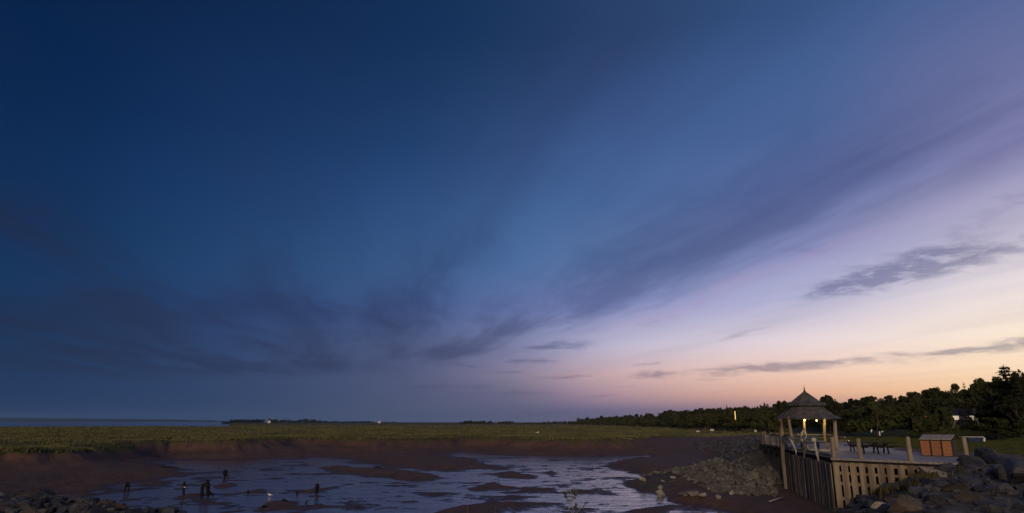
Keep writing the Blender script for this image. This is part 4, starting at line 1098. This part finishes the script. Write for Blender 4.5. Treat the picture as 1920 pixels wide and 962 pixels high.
tree('b', 3, 1432, 754, 160, 20, 'knob topped tree on the skyline between the lit pole and the gazebo')
tree('s', 0, 1640, 752, 92, 118, 'wide bright green bush in front of the woods behind the picnic table')
tree('s', 1, 1765, 765, 80, 56, 'rounded bush hiding the middle of the houses on the slope')
tree('s', 2, 1590, 770, 100, 70, 'low bush between the gazebo and the wide bright green bush')
tree('s', 0, 1862, 782, 76, 110, 'dark bush mass under the tall spruce by the lawn')
tree('s', 1, 1440, 775, 115, 60, 'bush at the lawn edge left of the gazebo posts')
tree('b', 0, 1850, 712, 88, 60, 'broadleaf tree filling the gap between spire and tall spruce')
tree('b', 5, 1745, 729, 96, 70, 'broad tree above the white house on the slope')
tree('b', 2, 1900, 740, 76, 90, 'dark tree in front of the tall spruce at the frame edge')
tree('s', 1, 1727, 785, 86, 58, 'low bush hiding the walls of the orange roofed house')
SKY = [(1020, 791), (1040, 788), (1060, 790), (1085, 784), (1110, 785), (1128, 780), (1150, 780), (1172, 777), (1195, 777), (1215, 774), (1240, 774), (1262, 770), (1285, 769), (1305, 767), (1330, 765),
       (1345, 765), (1380, 763), (1400, 761), (1415, 760), (1448, 757), (1488, 752), (1505, 752), (1522, 750), (1580, 752), (1600, 746), (1622, 745), (1640, 741), (1662, 742), (1684, 742), (1702, 736), (1722, 733), (1760, 727), (1782, 722), (1828, 716), (1862, 707), (1897, 700), (1935, 702)]
ND = lambda px: float(np.interp(px, [t[0] for t in TREELINE], [t[1] for t in TREELINE]))
for i, (px_, py_) in enumerate(SKY):
    D_ = ND(px_) * 1.22
    kind = 'c' if rt.random() < .16 and px_ < 1600 else 'b'
    w_ = {True: rt.uniform(26, 36), False: rt.uniform(44, 60)}[px_ < 1300]
    if kind == 'c': w_ *= .5
    far = px_ < 1300
    tree(kind, rt.randrange(3 if kind == 'c' else 6), px_, py_ + rt.uniform(-1.5, 1.5), D_, w_,
         ('small distant tree in the dark skyline that tapers off above the marsh' if far else 'dark tree on the skyline of the wooded hill behind the lawn'),
         ('distant trees tapering off above the marsh' if far else WOODS))
for i in range(34):          # the front row, at the foot of the woods
    px_ = 1215 + i * 21 + rt.uniform(-7, 7); D_ = ND(px_) * rt.uniform(.97, 1.08)
    top = np.interp(px_, [1200, 1300, 1400, 1500, 1600, 1700, 1800, 1930], [786, 780, 775, 770, 768, 765, 760, 750]) + rt.uniform(-6, 6)
    if 1705 < px_ < 1745 or 1780 < px_ < 1835: top = 788 + rt.uniform(-2, 4)
    k = 's' if rt.random() < .4 else 'b'
    tree(k, rt.randrange(3 if k == 's' else 6), px_, top, D_, rt.uniform(46, 74), 'dark bushy tree low at the foot of the woods along the field edge', 'bushy trees at the foot of the woods')
def wood_mass(name, label, items, per, size, seed, mat):
    rng = np.random.default_rng(seed); Q = []
    for px_, py_, D_, w_ in items:
        q = PD(px_, py_, D_); zb = hz(q.x, q.y); h = max(q.z - zb, 1); w = w_ * D_ / F
        n = 9; cs = np.stack([q.x + rng.uniform(-.5, .5, n) * w, q.y + rng.uniform(-.3, .3, n) * w, zb + h * rng.uniform(.08, .86, n)], 1)
        rs = np.minimum(rng.uniform(.16, .3, n) * w, h * .3); rs = np.minimum(rs, (zb + h - cs[:, 2]) + .15 * h)
        Q.append(leaf_cloud(rng, cs, rs, per, min(size * (D_ / 100) ** .6, .28 * h + .3), .8))
    tag(link_mesh(name, quads_mesh(name, np.concatenate(Q), mat)), label, 'woods', kind='stuff')
items = []
for px_ in np.arange(1010, 2010, 9.0):
    sky = np.interp(px_, [s[0] for s in SKY], [s[1] for s in SKY]); D_ = ND(px_)
    for f_, dy in ((1.10, .50), (1.30, .05), (1.18, .28)):
        items.append((px_ + rt.uniform(-5, 5), sky + (800 - sky) * dy + rt.uniform(0, 3), D_ * f_, 34))
wood_mass('woods', 'unbroken dark woods filling the hillside behind the single trees', items, 60, .62, 3, M['foliage'])
def far_items(prof, D_, w_): return [(px_, py_, D_, w_) for px_, py_ in prof]
def row(x0, x1, dx, top): return [(x, np.interp(x, [p[0] for p in top], [p[1] for p in top]) + rt.uniform(-.7, .7)) for x in np.arange(x0, x1, dx)]
wood_mass('far_wood', 'low dark wood on the far shore, leftmost clump on the horizon', far_items(row(421, 497, 4, [(420, 788.5), (440, 786.5), (497, 787)]), 1700, 9), 40, .35, 5, M['foliage'])
wood_mass('far_wood', 'knobbly dark wood on the far shore right of the leftmost clump', far_items(row(506, 600, 4, [(505, 785), (512, 785), (530, 788), (545, 787), (556, 789), (575, 785), (600, 789)]), 1700, 9), 40, .35, 6, M['foliage'])
wood_mass('far_wood', 'thin straight dark strip of wood low on the horizon', far_items(row(596, 697, 4, [(596, 789.5), (690, 790), (697, 789)]) + row(716, 750, 5, [(716, 791), (750, 791.5)]), 1700, 8), 34, .35, 7, M['foliage'])
wood_mass('far_wood', 'small round tree clumps on the horizon above the middle of the marsh', far_items(row(866, 925, 5, [(866, 790), (880, 788), (890, 791), (918, 789), (925, 793)]) + row(936, 965, 5, [(936, 791), (942, 790), (958, 790), (965, 793)]) + row(975, 1030, 6, [(975, 794), (990, 793), (1030, 793)]), 900, 9), 40, .55, 8, M['foliage'])

# ------------------------------------------------------------------ houses in the trees, the lit pole, small pale things far off
def house(label, px, py, D, w, d, h, wall, roof_m, rz, lit=False):
    q = PD(px, py, D); zb = q.z
    t = thing('house', label, 'house', (q.x, q.y, zb), rz)
    b = MB(); b.box((0, 0, h / 2 - 3), (w, d, h + 6)); b.add([(-w / 2, -d / 2, h), (-w / 2, d / 2, h), (-w / 2, 0, h + d * .35), (w / 2, -d / 2, h), (w / 2, d / 2, h), (w / 2, 0, h + d * .35)], [(0, 2, 1), (3, 4, 5)]); b.build('wall', wall, t)
    b = MB(); e = .25
    for s in (-1, 1):
        y0 = s * (d / 2 + e); z0 = h - e * .7; zt = h + d * .35 + .02
        vs = [(-w / 2 - e, y0, z0), (w / 2 + e, y0, z0), (w / 2 + e, 0, zt), (-w / 2 - e, 0, zt)]; vs += [(x_, y_, z_ + .14) for x_, y_, z_ in vs]
        b.add(vs, [(0, 1, 2, 3), (7, 6, 5, 4), (0, 4, 5, 1), (1, 5, 6, 2), (2, 6, 7, 3), (3, 7, 4, 0)])
    b.build('roof', roof_m, t)
    for k in range(max(2, int(w / 1.8))):
        b = MB(); xw = -w / 2 + w * (k + .5) / max(2, int(w / 1.8)); b.box((xw, -d / 2 - .02, h * .55), (.7, .06, .8)); b.build('window', M['window_lit'] if lit else M['navy'], t)
    return t
house('small house with an orange roof showing through the trees', 1729, 785, 98, 2.0, 1.7, .3, M['wood_dark'], M['terracotta'], .5)
house('white gabled house partly hidden on the wooded slope', 1802, 787, 97, 3.6, 1.9,   .7, M['bin_lid'], M['shingle'], -.25, True)
q = PD(1380, 800, 150); zz = hz(q.x, q.y); top = PD(1380, 771, 150).z; low = PD(1380, 787, 150).z
lp = thing('lit_pole', 'slender pole with a tall glowing yellow tube before the dark woods', 'lamp', (q.x, q.y, zz))
b = MB(); b.tube([(.12, .05, 0), (.12, .05, top - zz)], .06, 8); b.build('pole', M['iron'], lp)
b = MB(); b.tube([(0, 0, low - zz), (0, 0, top - zz)], .085, 10); b.build('lamp_tube', M['tube'], lp)
def hut(px, D, w, h, label, name='shed', cat='shed'):
    x = HX(px, D); t = thing(name, label, cat, (x, D, hz(x, D)), rt.uniform(-.3, .3))
    b = MB(); b.box((0, 0, h / 2 - .2), (w, w * .7, h + .4)); b.build('wall', M['white'], t)
    b = MB(); b.add([(-w * .55, -w * .42, h), (w * .55, -w * .42, h), (w * .55, w * .42, h), (-w * .55, w * .42, h), (-w * .5, 0, h * 1.45), (w * .5, 0, h * 1.45)],
                    [(0, 1, 5, 4), (2, 3, 4, 5), (1, 2, 5), (3, 0, 4), (3, 2, 1, 0)]); b.build('roof', M['bin_lid'], t)
    b = MB(); b.box((0, -w * .355, h * .4), (w * .2, .04, h * .8)); b.build('door', M['bin_lid'], t)
hut(1334, 195, 1.0, .55, 'white shed at the field edge below the lit pole, larger of two'); hut(1307, 185, .8, .3, 'tiny white shed in the field grass left of the larger white shed')
hut(505, 1500, 5, 4, 'white house gleaming between two dark clumps on the far shore', 'far_house', 'house'); hut(711, 1300, 4.5, 3, 'lone white house at the end of the thin dark strip on the horizon', 'far_house', 'house')
q = P(1417, 815, 2.8); sgn = thing('field_sign', 'small white sign on a post left of the far deck railing', 'sign', (q.x, q.y, hz(q.x, q.y)))
b = MB(); b.tube([(0, 0, 0), (0, 0, .9)], .05, 6); b.build('post', M['wood_dark'], sgn); b = MB(); b.box((0, -.06, .75), (.42, .03, .36)); b.build('board', M['white'], sgn)

# ------------------------------------------------------------------ marsh grass, lawn tufts, foreground weed
def blades(name, label, cat, pts, hgt, wid, nb, mat, seed):
    rng = np.random.default_rng(seed); X, Y, Z = pts; n = len(X)
    X = np.repeat(X, nb); Y = np.repeat(Y, nb); Z = np.repeat(Z, nb); H = np.repeat(hgt, nb) * rng.uniform(.5, 1.15, n * nb); W = np.repeat(wid, nb)
    X = X + rng.normal(0, 1, n * nb) * W * 1.6; Y = Y + rng.normal(0, 1, n * nb) * W * 1.6
    a = rng.uniform(0, 2 * PI, n * nb); dx = np.cos(a) * W * .5; dy = np.sin(a) * W * .5
    lx = rng.normal(.12, .25, n * nb) * H; ly = rng.normal(0, .25, n * nb) * H
    Q = np.stack([np.stack([X - dx, Y - dy, Z - .05], 1), np.stack([X + dx, Y + dy, Z - .05], 1), np.stack([X + dx * .3 + lx, Y + dy * .3 + ly, Z + H], 1), np.stack([X - dx * .3 + lx * .9, Y - dy * .3 + ly * .9, Z + H * .92], 1)], 1)
    tag(link_mesh(name, quads_mesh(name, Q, mat)), label, cat, kind='stuff')
rng = np.random.default_rng(4)
n = 105000; px_ = rng.uniform(-60, 1480, n); inv = rng.uniform(1 / 600, 1 / 50, n); D_ = 1 / inv
X = (px_ - 960) / (F / CP) * D_; Y = D_; Z, gr, st, lw = height(X, Y, True)
keep = (gr > .5) & (st < .3) & (vnoise(X * .15, Y * .12, 3) * .6 + vnoise(X * .5, Y * .5, 4) * .4 > .31)
X, Y, Z = X[keep], Y[keep], Z[keep]; Dk = np.hypot(X, Y)
hg = (.10 + .26 * vnoise(X * .10, Y * .12, 6) ** 1.3) * np.clip(Dk / 110, .8, 1.2); wd = .085 * Dk / 60
blades('marsh_grass', 'olive salt marsh grass covering the flat beyond the mud', 'grass', (X, Y, Z), hg, wd, 4, M['marsh'], 9)
n = 40000; px_ = rng.uniform(1380, 1960, n); D_ = rng.uniform(12, 95, n); X = (px_ - 960) / (F / CP) * D_; Y = D_; Z, gr, st, lw = height(X, Y, True)
deckpoly = [tuple(q[:2]) for q in (C0, RE, B4, B3, B2, B1, LE)]
keep = (lw > .4) & ~(sdist(X, Y, deckpoly) > -.3) ; X, Y, Z = X[keep], Y[keep], Z[keep]
blades('lawn_grass', 'mown grass of the lawn behind the deck', 'grass', (X, Y, Z), .06 + .05 * rng.random(len(X)), .035 * np.hypot(X, Y) / 40, 3, M['shrub'], 10)
# tufts at the top of the bank in front of the slatted wall
pts = []
for k in range(190):
    t = rt.random(); px_ = 1640 + 165 * t + rt.gauss(0, 5); py_ = np.interp(px_, [1640, 1700, 1760, 1800], [914, 898, 881, 870]) + rt.gauss(0, 5) + (6 if k % 3 else 0)
    q = P(px_, py_, 2.6)
    for _ in range(7): z_ = hz(q.x, q.y) + .15; g = P(px_, py_, z_); q = q * .5 + g * .5
    if (q - C0).dot(FN) > .2: pts.append((q.x, q.y, hz(q.x, q.y) + .12))
pts = np.array(pts).T
blades('bank_grass', 'rough yellow green grass between the rock bank and the slatted wall', 'grass', pts, .07 + .15 * rng.random(pts.shape[1]), np.full(pts.shape[1], .04), 7, M['tuft'], 12)
# dry weed in the foreground
q = PD(1076, 962, 5.4); base = Vector((q.x + .10, q.y, hz(q.x, q.y))); tipz = PD(1068, 914, 5.4).z
wd_ = thing('dry_weed', 'dry pale seed stalk rising from the bottom edge before the water', 'weed', base)
b = MB(); hh = tipz - base.z; tx = PD(1069, 914, 5.4).x - base.x
spine = [Vector((tx * t ** 1.2, .02 * math.sin(5 * t), hh * t)) for t in np.linspace(0, 1, 14)]
b.tube(spine, [.0058 * (1 - .75 * i / 13) for i in range(14)], 6); b.build('stalk', M['wood_grey'], wd_)
b = MB(); c = MB(); rw = random.Random(8)
for k in range(13):
    t = .72 + .27 * k / 13; p0 = Vector((tx * t ** 1.2, 0, hh * t)); sd = -1 if k % 2 else 1; L_ = rw.uniform(.05, .13) * (1.25 - t) * 2.2
    p1 = p0 + Vector((sd * L_ * rw.uniform(.6, 1), rw.uniform(-.05, .05), L_ * rw.uniform(.5, 1.1))); b.tube([p0, lerp(p0, p1, .5) + Vector((0, 0, .01)), p1], [.003, .0025, .0015], 5)
    for j in range(9):
        u = rw.uniform(.3, 1.05); qv = lerp(p0, p1, u); c.ball(qv + Vector((rw.gauss(0, .006), rw.gauss(0, .006), rw.gauss(0, .006))), rw.uniform(.004, .008), 6, 4)
b.build('side_stem', M['wood_grey'], wd_); c.build('seed_head', M['tuft'], wd_)
for px_, py_ in ((877, 946), (929, 950)):
    q = PD(px_, 975, 5.0); base = Vector((q.x, q.y, hz(q.x, q.y))); hh = PD(px_, py_, 5.0).z - base.z
    b = MB(); b.tube([Vector((-.01 * math.sin(t * 3), 0, hh * t)) for t in np.linspace(0, 1, 8)], [.003 * (1 - .8 * i / 7) for i in range(8)], 5)
    o = b.build('grass_stem', M['wood_grey']); o.location = base
    tag(o, 'single thin grass stem at the bottom edge, %s of two' % ('left' if px_ < 900 else 'right'), 'grass stem')

# ------------------------------------------------------------------ far headland across the bay and the air between
b = MB(); n_ = 90; D_ = 9000; vs = []; fs = []
for i in range(n_ + 1):
    px_ = -700 + (1120 * i / n_); top = np.interp(px_, [-700, -300, 0, 150, 300, 400, 420], [779, 781, 783.3, 784.6, 786.3, 788.2, 790.6]) + .35 * math.sin(i * .9) + .25 * math.sin(i * 2.3)
    zt = PD(px_, top, D_).z
    for dy, k in ((-350, 0), (-120, .7), (0, 1), (300, .6), (900, 0)):
        q = PD(px_, HOR, D_ + dy); vs.append((q.x, q.y, -6 + (zt + 6) * k))
for i in range(n_):
    for k in range(4): fs.append((i * 5 + k, i * 5 + k + 1, (i + 1) * 5 + k + 1, (i + 1) * 5 + k))
b.add(vs, fs, True); tag(b.build('hills', M['needles']), kind='structure')
hzm = bpy.data.materials.new('haze'); hzm.use_nodes = True; N = NT(hzm.node_tree)
v = N.n('ShaderNodeVolumePrincipled'); v.inputs['Color'].default_value = (.30, .54, 1.0, 1); v.inputs['Density'].default_value = 5.0e-5; v.inputs['Anisotropy'].default_value = 0
o = N.n('ShaderNodeOutputMaterial'); N.l(v.outputs[0], o.inputs[1])
b = MB(); b.box((0, 0, 60), (23600, 23600, 140)); hb = b.build('haze', hzm); tag(hb, kind='stuff', label='thin blue evening air over the whole bay')
S.cycles.volume_bounces = 0; S.cycles.volume_step_rate = 4
